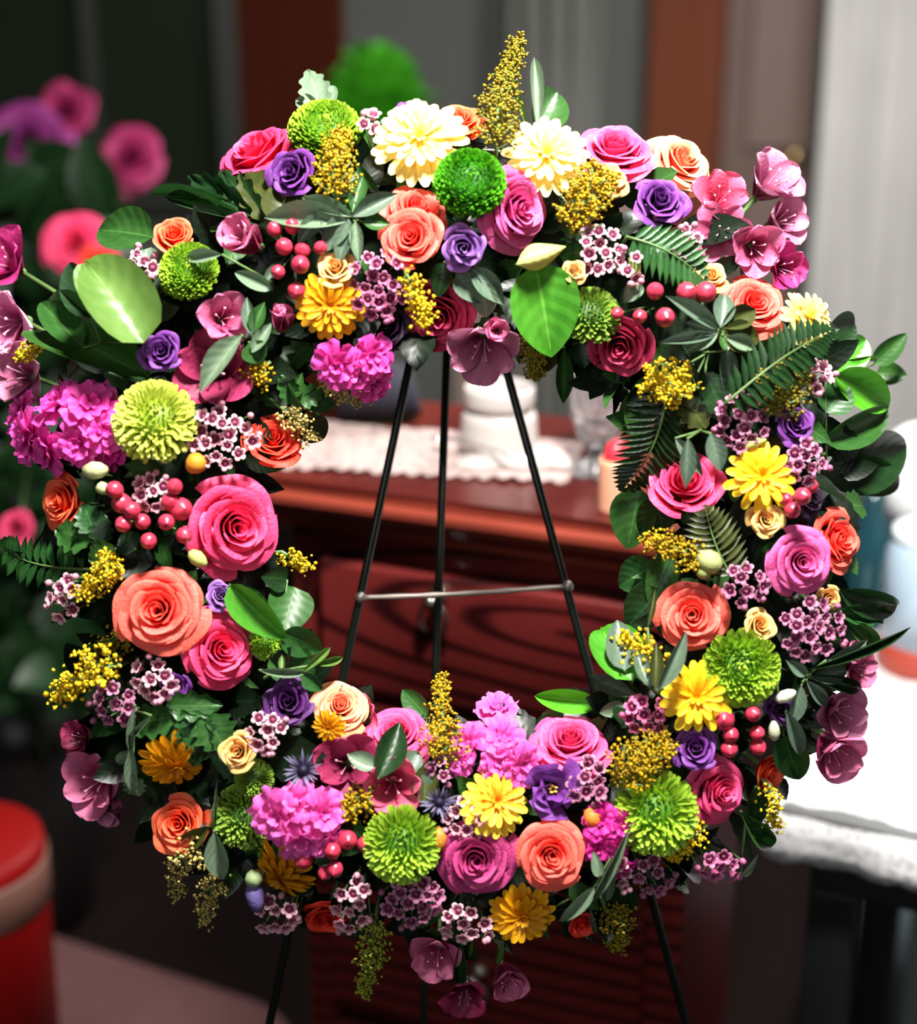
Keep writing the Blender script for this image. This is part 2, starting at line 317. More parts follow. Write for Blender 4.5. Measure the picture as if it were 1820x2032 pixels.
# ---- things on the dresser
def quad_pt(c, s, t): return c[0].lerp(c[1], s).lerp(c[3].lerp(c[2], s), t)
def runner(name, corners, z, ns, nt_, scal, mat, label, cat='cloth', drop=0.0, wr=.0012, front_only=False):
    c = [Vector((p.x, p.y, z)) for p in corners]; vs = []
    for j in range(nt_):
        for i in range(ns):
            s = i / (ns - 1); t = j / (nt_ - 1); p = quad_pt(c, s, t)
            n1 = noise.noise(p * 22) * wr + noise.noise(p * 60) * wr * .5 + .0022
            if j == 0:
                o_ = abs(sin(s * pi * scal)) * .011; p = p + (c[0] - c[3]).normalized() * o_
            if drop and j < 4:
                k = (4 - j) / 4; p = quad_pt(c, s, 0) + (c[0] - c[3]).normalized() * .003 * (1 - (1 - k) ** 2) ; p.z = z - drop * k * (1 + (.10 * abs(sin(s * pi * scal)) if j == 0 else 0)) ; p += (c[0] - c[3]).normalized() * .004 * sin(s * 40) * k
            vs.append((p.x, p.y, p.z + n1))
    o = put(name, mesh(name, vs, grid_faces(ns, nt_)), mat); sd = o.modifiers.new('s', 'SOLIDIFY'); sd.thickness = .0014; sd.offset = 1
    return tag(o, label, cat)
def lace_mat(name, c1, c2, sc_=90):
    m = bpy.data.materials.new(name); m.use_nodes = True; nt = m.node_tree; b = nt.nodes['Principled BSDF']; b.inputs['Roughness'].default_value = .9
    tc = nd(nt, 'ShaderNodeTexCoord'); vo = nd(nt, 'ShaderNodeTexVoronoi', Scale=sc_); nt.links.new(tc.outputs['Object'], vo.inputs['Vector'])
    r = nd(nt, 'ShaderNodeValToRGB'); r.color_ramp.elements[0].color = lin(c2); r.color_ramp.elements[1].color = lin(c1); r.color_ramp.elements[0].position = .05; r.color_ramp.elements[1].position = .45
    nt.links.new(vo.outputs['Distance'], r.inputs[0]); nt.links.new(r.outputs[0], b.inputs['Base Color'])
    bp = nd(nt, 'ShaderNodeBump', Strength=.6, Distance=.002); nt.links.new(vo.outputs['Distance'], bp.inputs['Height']); nt.links.new(bp.outputs[0], b.inputs['Normal']); return m
runner('lace_runner', [hit_z(520, 925, ZT), hit_z(1128, 958, ZT), hit_z(1160, 885, ZT), hit_z(600, 838, ZT)], ZT, 150, 26, 17, lace_mat('lace_white', '#a8938f', '#6e5c59'), 'white lace runner with scalloped edge lying on the mahogany dresser', wr=.004)
white = plain('white_china', '#b8b0ac', .3, 0, coat=.2)
Pm = hit_z(990, 893, ZT + .004); sm = (Pm - CAM).length / D * S
Mm = Matrix.Translation(Pm)
mug = thing('white_jar', 'white china jar with a thick rim standing on the lace runner', 'jar', Mm)
R_ = 72 * sm
put('jar_body', lathe('jar_body', [(R_ * .8, 0), (R_ * 1.08, .002), (R_ * 1.12, .008), (R_ * 1.06, .018), (R_ * 1.04, .034), (R_ * .98, .041), (R_ * .86, .043)], 40), white, mug)
put('jar_rim', lathe('jar_rim', [(R_ * .86, .042), (R_ * .86, .046), (R_ * .96, .048), (R_ * .97, .052), (R_ * .97, .064), (R_ * .93, .067), (R_ * .88, .066), (R_ * .85, .060), (R_ * .80, .035), (R_ * .1, .030)], 40), white, mug)
# crumpled napkin
vs = []
for j in range(26):
    for i in range(40):
        s = i / 39; t = j / 25; p = quad_pt([hit_z(900, 936, ZT), hit_z(1135, 935, ZT), hit_z(1125, 905, ZT), hit_z(915, 908, ZT)], s, t)
        e = min(s, 1 - s, t, 1 - t) * 6; h = .004 + min(1, e) * (.006 + .010 * abs(noise.noise(p * 45)) + .006 * noise.noise(p * 90 + Vector((3, 1, 2))))
        vs.append((p.x + .004 * noise.noise(p * 60), p.y, ZT + max(.004, h)))
o = put('white_napkin', mesh('napkin', vs, grid_faces(40, 26)), plain('linen', '#b4aaa6', .9)); sd = o.modifiers.new('s', 'SOLIDIFY'); sd.thickness = .001
tag(o, 'crumpled white napkin lying at the foot of the white jar', 'napkin')
a = hit_z(882, 868, ZT + .02); b = hit_z(1056, 918, ZT + .02)
sp = thing('small_spoon', 'small pale spoon leaning in front of the white jar', 'spoon', Matrix.Identity(4))
put('spoon_handle', tube_mesh('spoon_handle', [a, a.lerp(b, .5) + Vector((0, 0, .002)), b], [.0022, .0016, .0018], 8), plain('spoon_metal', '#d8d4d2', .2, .8), sp)
put('spoon_bowl', ball('spoon_bowl', 1, 14, 8), plain('spoon_metal', '#d8d4d2', .2, .8), sp, Matrix.Translation(a + Vector((-.006, 0, -.001))) @ Matrix.Diagonal((.009, .006, .003, 1)))
# crystal vase
glass = bpy.data.materials.new('crystal'); glass.use_nodes = True; g_ = glass.node_tree.nodes['Principled BSDF']; g_.inputs['Transmission Weight'].default_value = .92; g_.inputs['Roughness'].default_value = .04; g_.inputs['IOR'].default_value = 1.5; g_.inputs['Base Color'].default_value = (.93, .91, .93, 1)
nt = glass.node_tree; tcg = nd(nt, 'ShaderNodeTexCoord'); vg = nd(nt, 'ShaderNodeTexVoronoi', Scale=70.0); bg = nd(nt, 'ShaderNodeBump', Strength=.8, Distance=.004)
nt.links.new(tcg.outputs['Object'], vg.inputs['Vector']); nt.links.new(vg.outputs['Distance'], bg.inputs['Height']); nt.links.new(bg.outputs[0], g_.inputs['Normal'])
Pv = hit_z(1187, 935, ZT + .001); r_ = .027
vz = thing('crystal_vase', 'cut crystal vase with fluted bowl beside the white jar', 'vase', Matrix.Translation(Pv))
put('vase_bowl', lathe('vase_bowl', [(.011, .028), (r_ * .7, .034), (r_ * .95, .055), (r_ * 1.05, .09), (r_ * 1.15, .125), (r_ * 1.22, .14), (r_ * 1.14, .14), (r_ * 1.0, .10), (r_ * .85, .06), (.004, .04)], 60, False, .05, 12), glass, vz)
put('vase_stem', lathe('vase_stem', [(.011, .014), (.008, .018), (.012, .022), (.008, .026), (.011, .028)], 24, False), glass, vz)
put('vase_foot', lathe('vase_foot', [(.029, 0), (.031, .003), (.022, .007), (.011, .014)], 48, False, .12, 8), glass, vz)
Pc = hit_z(1222, 1022, ZT); rc = .0155
cn = thing('pillar_candle', 'peach pillar candle with a coral red top on the dresser edge', 'candle', Matrix.Translation(Pc + Vector((0, .012, 0))))
put('candle_wax', lathe('candle_wax', [(rc, 0), (rc * 1.02, .004), (rc, .045), (rc * .95, .050), (rc * .7, .049), (0, .047)], 28), plain('peach_wax', '#e0a484', .45, 0, '#d89878', 10), cn)
put('candle_top', lathe('candle_top', [(rc * .72, .048), (rc * .8, .052), (rc * .6, .062), (rc * .2, .067), (0, .068)], 24), plain('red_wax', '#e03040', .4), cn)
# navy pouch
a0 = hit_z(655, 852, ZT + .004); a1 = hit_z(835, 850, ZT + .004)
vs = []; ns = 22; nr = 16; ln = (a1 - a0); 
for j in range(ns):
    s = j / (ns - 1); c_ = a0 + ln * s; k = sqrt(max(0, 1 - (2 * s - 1) ** 4)) * .95 + .05
    for i in range(nr):
        q = 2 * pi * i / nr; hh = .034 * k * (1 - .25 * s); p = c_ + Vector((0, .045 * k * cos(q) + .05, 0)); vs.append((p.x, p.y, ZT + .006 + hh + hh * sin(q) + .003 * noise.noise(p * 50 + Vector((0, 0, q)))))
fs = [(j * nr + i, j * nr + (i + 1) % nr, (j + 1) * nr + (i + 1) % nr, (j + 1) * nr + i) for j in range(ns - 1) for i in range(nr)] + [tuple(range(nr)), tuple((ns - 1) * nr + i for i in range(nr))[::-1]]
put('navy_pouch', mesh('navy_pouch', vs, fs), plain('navy_velvet', '#090714', .8, 0, '#120e26', 8, bump=.3)); tag(bpy.data.objects['navy_pouch'], 'dark navy fabric pouch on the lace runner behind the easel', 'pouch')
# ---------------------------------------------------------------- easel
gm = plain('easel_green_metal', '#1a241c', .35, .3, '#111812', 30)
es = thing('wire_easel', 'dark green three-legged wire easel holding up the flower wreath', 'easel', Matrix.Identity(4))
HB = -.055
apex = on_ring(900, 335, HB)
def legline(p0, p1):                               # a straight leg through two photo points in the easel's front plane, down to the floor
    a = on_ring(*p0, HB); b = on_ring(*p1, HB); d = (b - a).normalized(); return a, a + d * ((0 - a.z) / d.z)
for nm, p0, p1 in (('leg', (805, 760), (703, 1240)), ('leg', (1015, 770), (1140, 1225))):
    a, f = legline(p0, p1); put(nm, tube_mesh('easel_leg', [a + (a - f).normalized() * .13, a, f], .0031, 10), gm, es)
    put('rubber_foot', lathe('rubber_foot', [(.007, 0), (.007, .012), (.004, .02)], 12), plain('rubber', '#101010', .8), es, Matrix.Translation(f))
pb = CAM + ray(866, 1290) * 1.21
d = (pb - apex).normalized(); fb = apex + d * ((0 - apex.z) / d.z)
put('leg', tube_mesh('easel_leg', [apex, fb], .0031, 10), gm, es)
put('easel_hook', tube_mesh('easel_hook', [apex + X * -.05, apex + X * -.03 + N * .05, apex + N * .058, apex + X * .03 + N * .05, apex + X * .05], .003, 8), gm, es)
ca = on_ring(715, 1186, HB + .004); cb = on_ring(1127, 1163, HB + .004); pts = []
put('cross_wire', tube_mesh('cross_wire', [ca.lerp(cb, k / 20) - U * (.0012 * sin(pi * k / 20)) for k in range(21)], [.0024 - .0006 * abs(sin(k * .9)) for k in range(21)], 8), plain('cross_metal', '#a89c94', .4, .4, '#857b75', 60), es)
for p in (ca, cb): put('wire_clip', ball('wire_clip', .0042, 10, 7), plain('cross_metal', '#8f8580', .4, .6), es, Matrix.Translation(p))
# ---------------------------------------------------------------- lace table at the right with things on it
TZ = .75
f0 = hit_z(1540, 1612, TZ); f1 = hit_z(1820, 1672, TZ)
tx = (f1 - f0); tx.z = 0; tx.normalize(); ty = Vector((-tx.y, tx.x, 0))
MT = Matrix((tx, ty, Vector((0, 0, 1)))).transposed().to_4x4(); MT.translation = Vector((f0.x, f0.y, 0)) + ty * .01
tb = thing('side_table', 'small black side table under a white lace cloth at the right', 'table', MT)
blk = plain('black_wood', '#17181a', .45, 0, '#242628', 8)
put('table_top', box_mesh('table_top', .0, .62, .0, .48, TZ - .03, TZ - .002, .004), blk, tb)
put('apron', box_mesh('apron', .03, .59, .03, .45, TZ - .10, TZ - .031, .003), blk, tb)
for x0 in (.03, .55):
    for y0 in (.03, .41): put('leg', box_mesh('leg', x0, x0 + .045, y0, y0 + .045, 0, TZ - .10, .004), blk, tb)
wv = [MT @ Vector(p) for p in ((-.012, -.008, 0), (.64, -.008, 0), (.64, .50, 0), (-.012, .50, 0))]
runner('lace_tablecloth', wv, TZ, 140, 40, 15, lace_mat('lace_grey', '#dcdbdb', '#9a99a2', 120), 'white lace tablecloth with a hanging edge on the side table', drop=.045, wr=.003)
gy = plain('grey_wood', '#7c8484', .6, 0, '#666c6c', 8)
for k in range(8): put('slat', box_mesh('slat', .09 + k * .062, .09 + k * .062 + .030, .425, .44, .14, TZ - .10, .003), gy, tb)
put('shelf', box_mesh('shelf', .04, .58, .04, .44, .12, .14, .003), blk, tb)
Pbg = CAM + ray(1800, 1905) * 2.35
bg = thing('grey_bag', 'round blue-grey bag on the dark floor at the lower right behind the table', 'bag', Matrix.Translation((Pbg.x, Pbg.y, 0)))
put('bag_body', lathe('bag_body', [(.09, 0), (.13, .02), (.145, .10), (.12, .19), (.06, .235), (.03, .25), (.045, .275), (.001, .262)], 28), plain('bag_cloth', '#56646a', .8, 0, '#46545a', 5), bg)
put('bag_tie', tube_mesh('bag_tie', [(.034 * cos(k * pi / 6), .034 * sin(k * pi / 6), .25) for k in range(13)], .005, 6), blk, bg)
# jar candle
Pj = hit_z(1828, 1318, TZ + .003)
jc = thing('jar_candle', 'tall pale blue glass jar candle with a brick red lower band on the tablecloth', 'candle', Matrix.Translation(Pj))
rj = .050
put('jar_glass', lathe('jar_glass', [(rj, .030), (rj, .135), (rj * .9, .145), (rj * .85, .15), (rj * .8, .149), (rj * .8, .10), (.002, .10)], 40), plain('pale_blue_glass', '#b9cfe0', .1, 0, '#a8c0d4', 4, spec=.6), jc)
put('red_base', lathe('red_base', [(rj * .97, 0), (rj * 1.02, .006), (rj * 1.02, .032), (rj, .034), (.002, .034)], 40), plain('brick_red', '#b84a36', .45, 0, '#a03a2a', 12), jc)
put('jar_lid', lathe('jar_lid', [(rj * .86, .15), (rj * .9, .153), (rj * .9, .162), (.001, .165)], 40), plain('lid_pale', '#e4ebf0', .4), jc)
Pw = hit_y(1822, 945, Pj.y + .16)
wl = thing('white_globe_lamp', 'round white table lamp behind the blue jar candle', 'lamp', Matrix.Translation((Pw.x, Pw.y, TZ)))
put('globe', ball('globe', .052, 24, 16, 1.25), plain('lamp_white', '#f4f4f4', .5), wl, Matrix.Translation((0, 0, Pw.z - TZ)))  # plain white globe that gives off no light
put('lamp_base', lathe('lamp_base', [(.045, .0), (.045, .01), (.015, .02), (.012, Pw.z - TZ - .055), (.025, Pw.z - TZ - .05)], 24), plain('lamp_teal', '#2e6a72', .35, 0, '#24555e', 8), wl)
# teal bottle
Pt = hit_z(1712, 1240, TZ + .003)
bt = thing('teal_bottle', 'dark teal bottle in the shade of leaves behind the wreath', 'bottle', Matrix.Translation(Pt))
put('bottle_body', lathe('bottle_body', [(.024, 0), (.026, .004), (.026, .12), (.012, .15), (.011, .175)], 28), plain('teal_glass', '#1f4650', .15, 0, '#173840', 4), bt)
put('bottle_cap', lathe('bottle_cap', [(.013, .175), (.013, .192), (0, .193)], 20), plain('cap_teal', '#3a8a92', .4), bt)
# red bin lower left
Pr = CAM + ray(-60, 1840) * 1.95
rb = thing('red_bin', 'tall red round bin with a tan band standing on the floor', 'bin', Matrix.Translation((Pr.x, Pr.y, 0)))
zt = (CAM + ray(-45, 1672) * 1.9).z; zb1 = (CAM + ray(0, 1755) * 1.86).z; zb0 = (CAM + ray(0, 1865) * 1.86).z; q_ = .100
red = plain('bin_red', '#860808', .5, 0, '#6c0606', 5, spec=.2)
put('bin_body', lathe('bin_body', [(q_ * .9, 0), (q_, zt - .02), (q_ * .98, zt - .004), (q_ * .9, zt), (.001, zt + .004)], 40), red, rb)
put('bin_band', lathe('bin_band', [(q_ * .985, zb0), (q_ * 1.02, zb0 + .003), (q_ * 1.03, zb1 - .003), (q_ * 1.0, zb1)], 40), plain('band_tan', '#6c483c', .6, 0, '#5e3c32', 6), rb)
# ================================================================ FLOWER KINDS
_pm = {}
def rose_proto(v, n, open_, seed, wavy=.02):
    """list of petal meshes of one rose, radius 1, axis +Z"""
    if v in _pm: return _pm[v]
    rn = random.Random(seed); out = []
    for i in range(n):
        t = i / (n - 1); r0 = .05 + (.66 + .08 * (1 - open_)) * t ** .86; zt = .26 - .46 * t ** 1.5 * open_; fl = .03 + .20 * t ** 1.6 * open_ + .03 * rn.random(); cu = .03 + .16 * t ** 2 * open_; clo = max(0, .35 - t) / .35
        ha = 1.9 - 1.05 * t ** .6; ang = i * 2.399 + rn.uniform(-.25, .25); zb = -.75
        nu, nv = 13, 9; vs = []; av = []
        sd = rn.random() * 9; pt = .05 + .07 * rn.random()
        for j in range(nv):
            vv = j / (nv - 1)
            for k in range(nu):
                u = k / (nu - 1) * 2 - 1
                th = ang + u * ha * (.40 + .60 * sin(pi / 2 * min(1, vv * 1.5)))
                rr = (r0 * (.30 + .70 * (1 - (1 - vv) ** 2.2))) * (1 + .12 * u * (1 - .3 * t))
                top = 1 - .16 * abs(u) ** 3 + (.10 * pt / .1 * (1 - abs(u)) ** 2 * t)
                z = zb + (zt - zb) * vv * top
                f = max(0, vv - .55) / .45
                rr += fl * f ** 1.8 * (1 - .35 * abs(u) ** 2.5); z -= cu * f ** 3
                rr *= 1 - .5 * clo * f * f
                rr += .045 * f ** 6; z -= .06 * f ** 6
                rr += wavy * (1 + t) * f * sin(3.1 * u + sd) + wavy * .7 * f * sin(7 * u + sd * 2); z += wavy * f * sin(4.7 * u + sd)
                vs.append((rr * cos(th), rr * sin(th), z)); av.append(vv)
        out.append(mesh('rose_petal', vs, grid_faces(nu, nv), av))
    _pm[v] = out; return out
SEPAL = blade_mesh('sepal', 'lance', .16, .2, .9, .05, 3, 5)
STEMG = None
def foam_pt(px, py):                               # nearest point of the foam ring's core, behind a flower
    dx, dy = px - RC[0], py - RC[1]; r = math.hypot(dx, dy) or 1; k = max(-60, min(60, r - RR))
    return on_ring(RC[0] + dx / r * (RR + k), RC[1] + dy / r * (RR + k), .0)
def stem_to(o, px, py, rad=.0016):
    inv = o.matrix_world.inverted() if o.matrix_world != Matrix.Identity(4) else Matrix.Identity(4)
    q = inv @ foam_pt(px, py); s = o.matrix_world.to_scale().x
    put('stem', tube_mesh('stem', [(0, 0, -.45), Vector((0, 0, -.45)).lerp(q, .5), q], rad / s, 5), M_STEM, o)
def axis_of(px, py, tilt):
    tx, ty = tilt if tilt else lean(px, py); k = sqrt(max(.02, 1 - tx * tx - ty * ty)); return X * tx + U * ty + N * k
def base_M(px, py, size, tilt, dz, roll):
    r = size / 2 * S * 1.05; h = proud(px, py) + dz; sc_ = r * (D - h) / D
    return frame(on_ring(px, py, h), axis_of(px, py, tilt), roll, sc_)
COL = dict(
    hot=('#d80a42', '#ff4e82'), pink=('#d0245e', '#ff5e98'), lav=('#bc2a72', '#ee6aaa'), coral=('#f01620', '#ff7664'), orange=('#f02a10', '#ff7a50'),
    mauve=('#8c124c', '#cc4888'), peach=('#f2644c', '#ffb88c'), crim=('#8f0f34', '#d8406c'), red=('#d01c18', '#ff4a34'), gold=('#d08420', '#ffd486'),
    purp=('#280634', '#823f9c'), dpur=('#1a041e', '#5e2870'), lil=('#40125a', '#a672c4'), plum=('#180a1c', '#3c2440'), cream=('#e8c890', '#fff2d8'))
def rose(px, py, size, col, label, tilt=None, dz=0.0, roll=None, kind='open', name='rose', cat='rose'):
    roll = random.uniform(0, 6.28) if roll is None else roll
    o = thing(name, label, cat, base_M(px, py, size, tilt, dz, roll)); cb = COL[col]
    n, op, sd, wv = {'open': (26, 1.0, 3, .018), 'half': (22, .75, 5, .022), 'bud': (18, .5, 8, .018), 'spray': (15, .9, 11, .03)}[kind]
    for me in rose_proto(kind, n, op, sd, wv): put('petal', me, petal_mat(*cb, lo=.60, hi=1.02, noise_amt=.07), o)
    for k in range(5): put('sepal', SEPAL, M_SEPAL, o, Matrix.Translation((0, 0, -.76)) @ Matrix.Rotation(k * 2 * pi / 5, 4, 'Z') @ Matrix.Diagonal((.62, .62, .62, 1)))
    stem_to(o, px, py); return o
def lisi(px, py, size, col, label, tilt=None, dz=0.0, roll=None, heart=False):
    roll = random.uniform(0, 6.28) if roll is None else roll
    o = thing('lisianthus', label, 'flower', base_M(px, py, size, tilt, dz, roll)); cb = COL[col]
    if not heart:
        for me in rose_proto('lisi2', 15, .80, 17, .034): put('petal', me, petal_mat(*cb, noise_amt=.08, lo=.5, hi=1.0), o)
        for k in range(4): put('sepal', SEPAL, M_SEPAL, o, Matrix.Translation((0, 0, -.76)) @ Matrix.Rotation(k * pi / 2, 4, 'Z') @ Matrix.Diagonal((.7, .6, .7, 1)))
        stem_to(o, px, py); return o
    if 'lisi' not in _pm:
        out = []; rn = random.Random(4)
        for i in range(11):
            t = i / 10; r0 = .22 + .42 * t; zt = .12 - .2 * t; fl = .08 + .30 * t; ha = 1.15 - .4 * t; ang = i * 2.25; sd = rn.random() * 9; vs = []; av = []
            for j in range(8):
                vv = j / 7
                for k in range(13):
                    u = k / 6 - 1; th = ang + u * ha * (.35 + .65 * min(1, vv * 1.4)); f = max(0, vv - .5) * 2
                    rr = r0 * (.15 + .85 * vv ** .7) * (1 + .16 * u) + fl * f ** 1.8 + .045 * f * sin(5 * u + sd)
                    z = -.8 + (zt + .8) * vv * (1 - .18 * abs(u) ** 3) - .14 * t * f ** 2 + .05 * f * sin(6 * u + sd * 3)
                    vs.append((rr * cos(th), rr * sin(th), z)); av.append(vv)
            out.append(mesh('lisi_petal', vs, grid_faces(13, 8), av))
        _pm['lisi'] = out
    for me in _pm['lisi']: put('petal', me, petal_mat(*cb, noise_amt=.08), o)
    if heart:
        for k in range(5):
            a = k * 1.256; put('anther', ANTH, plain('anther_gold', '#d8a050', .6), o, Matrix.Translation((.11 * cos(a), .11 * sin(a), -.25)) @ Matrix.Diagonal((.07, .05, .10, 1)))
    stem_to(o, px, py); return o
ANTH = ball('anther', 1, 8, 6)
def mum_mesh(seed, n, lng, droop):
    key = ('mum', seed)
    if key in _pm: return _pm[key]
    rn = random.Random(seed); vs = []; fs = []; av = []
    for i in range(n):
        t = (i + .5) / n; el = 1 - t * 1.12; r_ = sqrt(max(0, 1 - el * el)); th = i * 2.39996 + rn.uniform(-.1, .1)
        d = Vector((r_ * cos(th), r_ * sin(th), el)); L = lng * (.55 + .45 * min(1, t * 2.2)) * rn.uniform(.8, 1.15)
        base = Vector((d.x, d.y, d.z * .8)) * (1 - L) * .95; wdt = .045 + .03 * t
        side = d.cross(Vector((0, 0, 1))); side = side.normalized() if side.length > .05 else Vector((1, 0, 0))
        up = side.cross(d).normalized(); off = len(vs); ns = 5; cl = rn.uniform(.5, 1.2) * droop; sw = rn.uniform(-.3, .3)
        for j in range(ns):
            v = j / (ns - 1); p = base + d * (L * v) + up * (cl * L * (v ** 2) * .55) + side * (sw * L * v * v)
            wj = wdt * (.5, .8, 1, 1.05, .55)[j]
            for k, u in enumerate((-1, 0, 1)): vs.append(p + side * (u * wj) + d * (0) - up * (abs(u) * wj * -.7)); av.append(min(1, v * (1 - .25 * t) + .45 * (1 - t) ** 2))
        for j in range(ns - 1):
            for k in range(2): fs.append((off + j * 3 + k, off + j * 3 + k + 1, off + j * 3 + k + 4, off + j * 3 + k + 3))
    _pm[key] = mesh('ray_petals', vs, fs, av); return _pm[key]
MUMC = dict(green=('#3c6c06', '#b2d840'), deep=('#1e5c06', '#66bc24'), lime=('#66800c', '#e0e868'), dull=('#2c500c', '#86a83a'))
def mum(px, py, size, col, label, tilt=None, dz=0.0, v=1, sq=.8):
    o = thing('green_chrysanthemum', label, 'chrysanthemum', base_M(px, py, size, tilt, dz, random.uniform(0, 6)))
    n, lng, dr = {1: (330, .42, .6), 2: (230, .55, .25), 3: (380, .3, .9)}[v]
    Mq = Matrix.Diagonal((1, 1, sq, 1)); cb = MUMC[col]
    put('ray_petals', mum_mesh(v, n, lng, dr), petal_mat(*cb, noise_amt=.1, bump=0), o, Mq, 'stuff')
    put('flower_base', BALL, petal_mat(cb[0], cb[0], trans=0), o, Matrix.Diagonal((.62, .62, .5, 1)))
    stem_to(o, px, py); return o
BALL = ball('flower_base', 1, 16, 10)
DP = [blade_mesh('daisy_petal', 'oblong', .125, .10, -.25, .03, 5, 7), blade_mesh('daisy_petal_inner', 'oblong', .13, .55, -.5, .04, 5, 7), blade_mesh('daisy_petal_core', 'oblong', .16, 1.1, -.5, .06, 3, 5)]
DAIS = dict(pale=('#f6d040', '#fff3a0'), bright=('#f0a800', '#ffe028'), gold=('#cc7c00', '#f8b818'), amber=('#b86a00', '#eaa010'), mix=('#f08a10', '#fff04a'))
def daisy(px, py, size, col, label, tilt=None, dz=0.0, n=22, droop=0.0):
    o = thing('yellow_chrysanthemum', label, 'chrysanthemum', base_M(px, py, size, tilt, dz, random.uniform(0, 6))); m = petal_mat(*DAIS[col], noise_amt=.1, trans=.3, bump=.08)
    for ring, (nn, ln, z0, me) in enumerate(((n, 1.0, -.10, DP[0]), (int(n * .8), .80, -.02, DP[1]), (int(n * .5), .55, .05, DP[1]))):
        for k in range(nn):
            a = (k + .5 * ring) * 2 * pi / nn + random.uniform(-.07, .07); L = ln * random.uniform(.9, 1.06)
            put('petal', me, m, o, Matrix.Rotation(a, 4, 'Z') @ Matrix.Translation((.0, 0, z0 + random.uniform(-.02, .02))) @ Matrix.Rotation(droop + random.uniform(-.1, .1) - .0, 4, 'Y') @ Matrix.Diagonal((L, L * 1.05, L, 1)))
    for k in range(9): put('disc_floret', DP[2], m, o, Matrix.Rotation(k * 2.4, 4, 'Z') @ Matrix.Translation((.02, 0, .08)) @ Matrix.Diagonal((.28, .3, .3, 1)))
    put('flower_base', BALL, M_SEPAL, o, Matrix.Translation((0, 0, -.2)) @ Matrix.Diagonal((.22, .22, .18, 1)))
    stem_to(o, px, py); return o
SP = [blade_mesh('stock_petal', 'fan', .55, .35, -.5, .12, 9, 6, .09, 5, seed=s_) for s_ in range(3)]
STK = dict(mag=('#c00f80', '#ff5cc4'), deep=('#96086a', '#f038a8'), soft=('#cc2490', '#ff74cc'))
def stock(px, py, florets, col, label, dz=0.0):
    """florets: (dx, dy, size) in photo pixels about (px, py)"""
    h = proud(px, py) + dz; o = thing('stock_bloom', label, 'flower', frame(on_ring(px, py, h), axis_of(px, py, None), 0, .01)); m = petal_mat(*STK[col], noise_amt=.14, trans=.3); inv = o.matrix_world.inverted()
    for dx, dy, sz in florets:
        x, y = px + dx, py + dy; lx, ly = lean(x, y); tx = max(-.8, min(.8, lx + dx / 110)); ty = max(-.8, min(.8, ly - dy / 110))
        if tx * tx + ty * ty > .8: tx *= .8; ty *= .8
        M_ = inv @ base_M(x, y, sz, (tx, ty), dz + .008 - .00009 * math.hypot(dx, dy), random.uniform(0, 6))
        f = put('floret', BALL, m, o, M_ @ Matrix.Diagonal((.2, .2, .2, 1)))
        for ring, (nn, ln, el) in enumerate(((6, 1.0, 0), (5, .78, -.45), (3, .5, -.9))):
            for k in range(nn):
                L = ln * random.uniform(.88, 1.08) * 5
                put('petal', SP[(k + ring) % 3], m, f, Matrix.Rotation((k + .5 * ring) * 2 * pi / nn + random.uniform(-.2, .2), 4, 'Z') @ Matrix.Rotation(el + random.uniform(-.15, .15), 4, 'Y') @ Matrix.Diagonal((L, L, L, 1)))
    stem_to(o, px, py); return o
AP = [blade_mesh('alstro_petal', 'alstro', .36, 1.30, -.85, .18, 9, 10, .03, 4), blade_mesh('alstro_petal_narrow', 'alstro', .25, 1.32, -.6, .12, 7, 10, .03, 4)]
ALS = dict(rose=('#9c2454', '#dc7ca4'), dark=('#5c0e30', '#a8345e'), pale=('#b84a84', '#f4aed0'), mag=('#860c50', '#c83a80'), dusty=('#8e365e', '#d488aa'), rd=('#a81c44', '#ea6c8e'))
def alstro(px, py, size, col, label, tilt=None, dz=0.0, op=0.0, name='alstroemeria', st=True):
    o = thing(name, label, 'flower', base_M(px, py, size * 1.12, tilt, dz - .010, random.uniform(0, 6))); m = petal_mat(*ALS[col], noise_amt=.2)
    for k in range(6):
        put('petal', AP[k % 2], m, o, Matrix.Rotation(k * pi / 3 + random.uniform(-.1, .1), 4, 'Z') @ Matrix.Translation((.05, 0, -.5)) @ Matrix.Rotation(op + random.uniform(-.08, .08), 4, 'Y') @ Matrix.Diagonal((1.5, 1.6, 1.5, 1)))
    if st:
        for k in range(4): put('stamen', STAM, petal_mat(ALS[col][1], '#f8d8e0'), o, Matrix.Translation((0, 0, -.5)) @ Matrix.Rotation(k * 1.6, 4, 'Z') @ Matrix.Rotation(.12, 4, 'Y'))
    put('ovary', BALL, M_SEPAL, o, Matrix.Translation((0, 0, -.5)) @ Matrix.Diagonal((.14, .14, .2, 1)))
    stem_to(o, px, py); return o
STAM = tube_mesh('stamen', [(0, 0, 0), (.03, 0, .6), (.12, 0, 1.05), (.16, 0, 1.15)], [.02, .018, .02, .05], 5)
def wax_mesh():
    nu = 40; rings = [(.10, -.9), (.34, -.75), (.46, -.35), (.52, .0), (.62, .10), (.80, .16), (.97, .12)]; vs = []; av = []; fs = []
    for j, (r, z) in enumerate(rings):
        for i in range(nu):
            q = 2 * pi * i / nu; lobe = abs(cos(2.5 * q)) ** .6; rr = r if j < 4 else .5 + (r - .5) * (.12 + .88 * lobe) ; vs.append((rr * cos(q), rr * sin(q), z + (.06 * lobe if j > 4 else 0))); av.append(j / 6)
    for j in range(len(rings) - 1):
        for i in range(nu): fs.append((j * nu + i, j * nu + (i + 1) % nu, (j + 1) * nu + (i + 1) % nu, (j + 1) * nu + i))
    fs.append(tuple(range(nu))[::-1]); return mesh('waxflower_blossom', vs, fs, av)
WAX = wax_mesh()
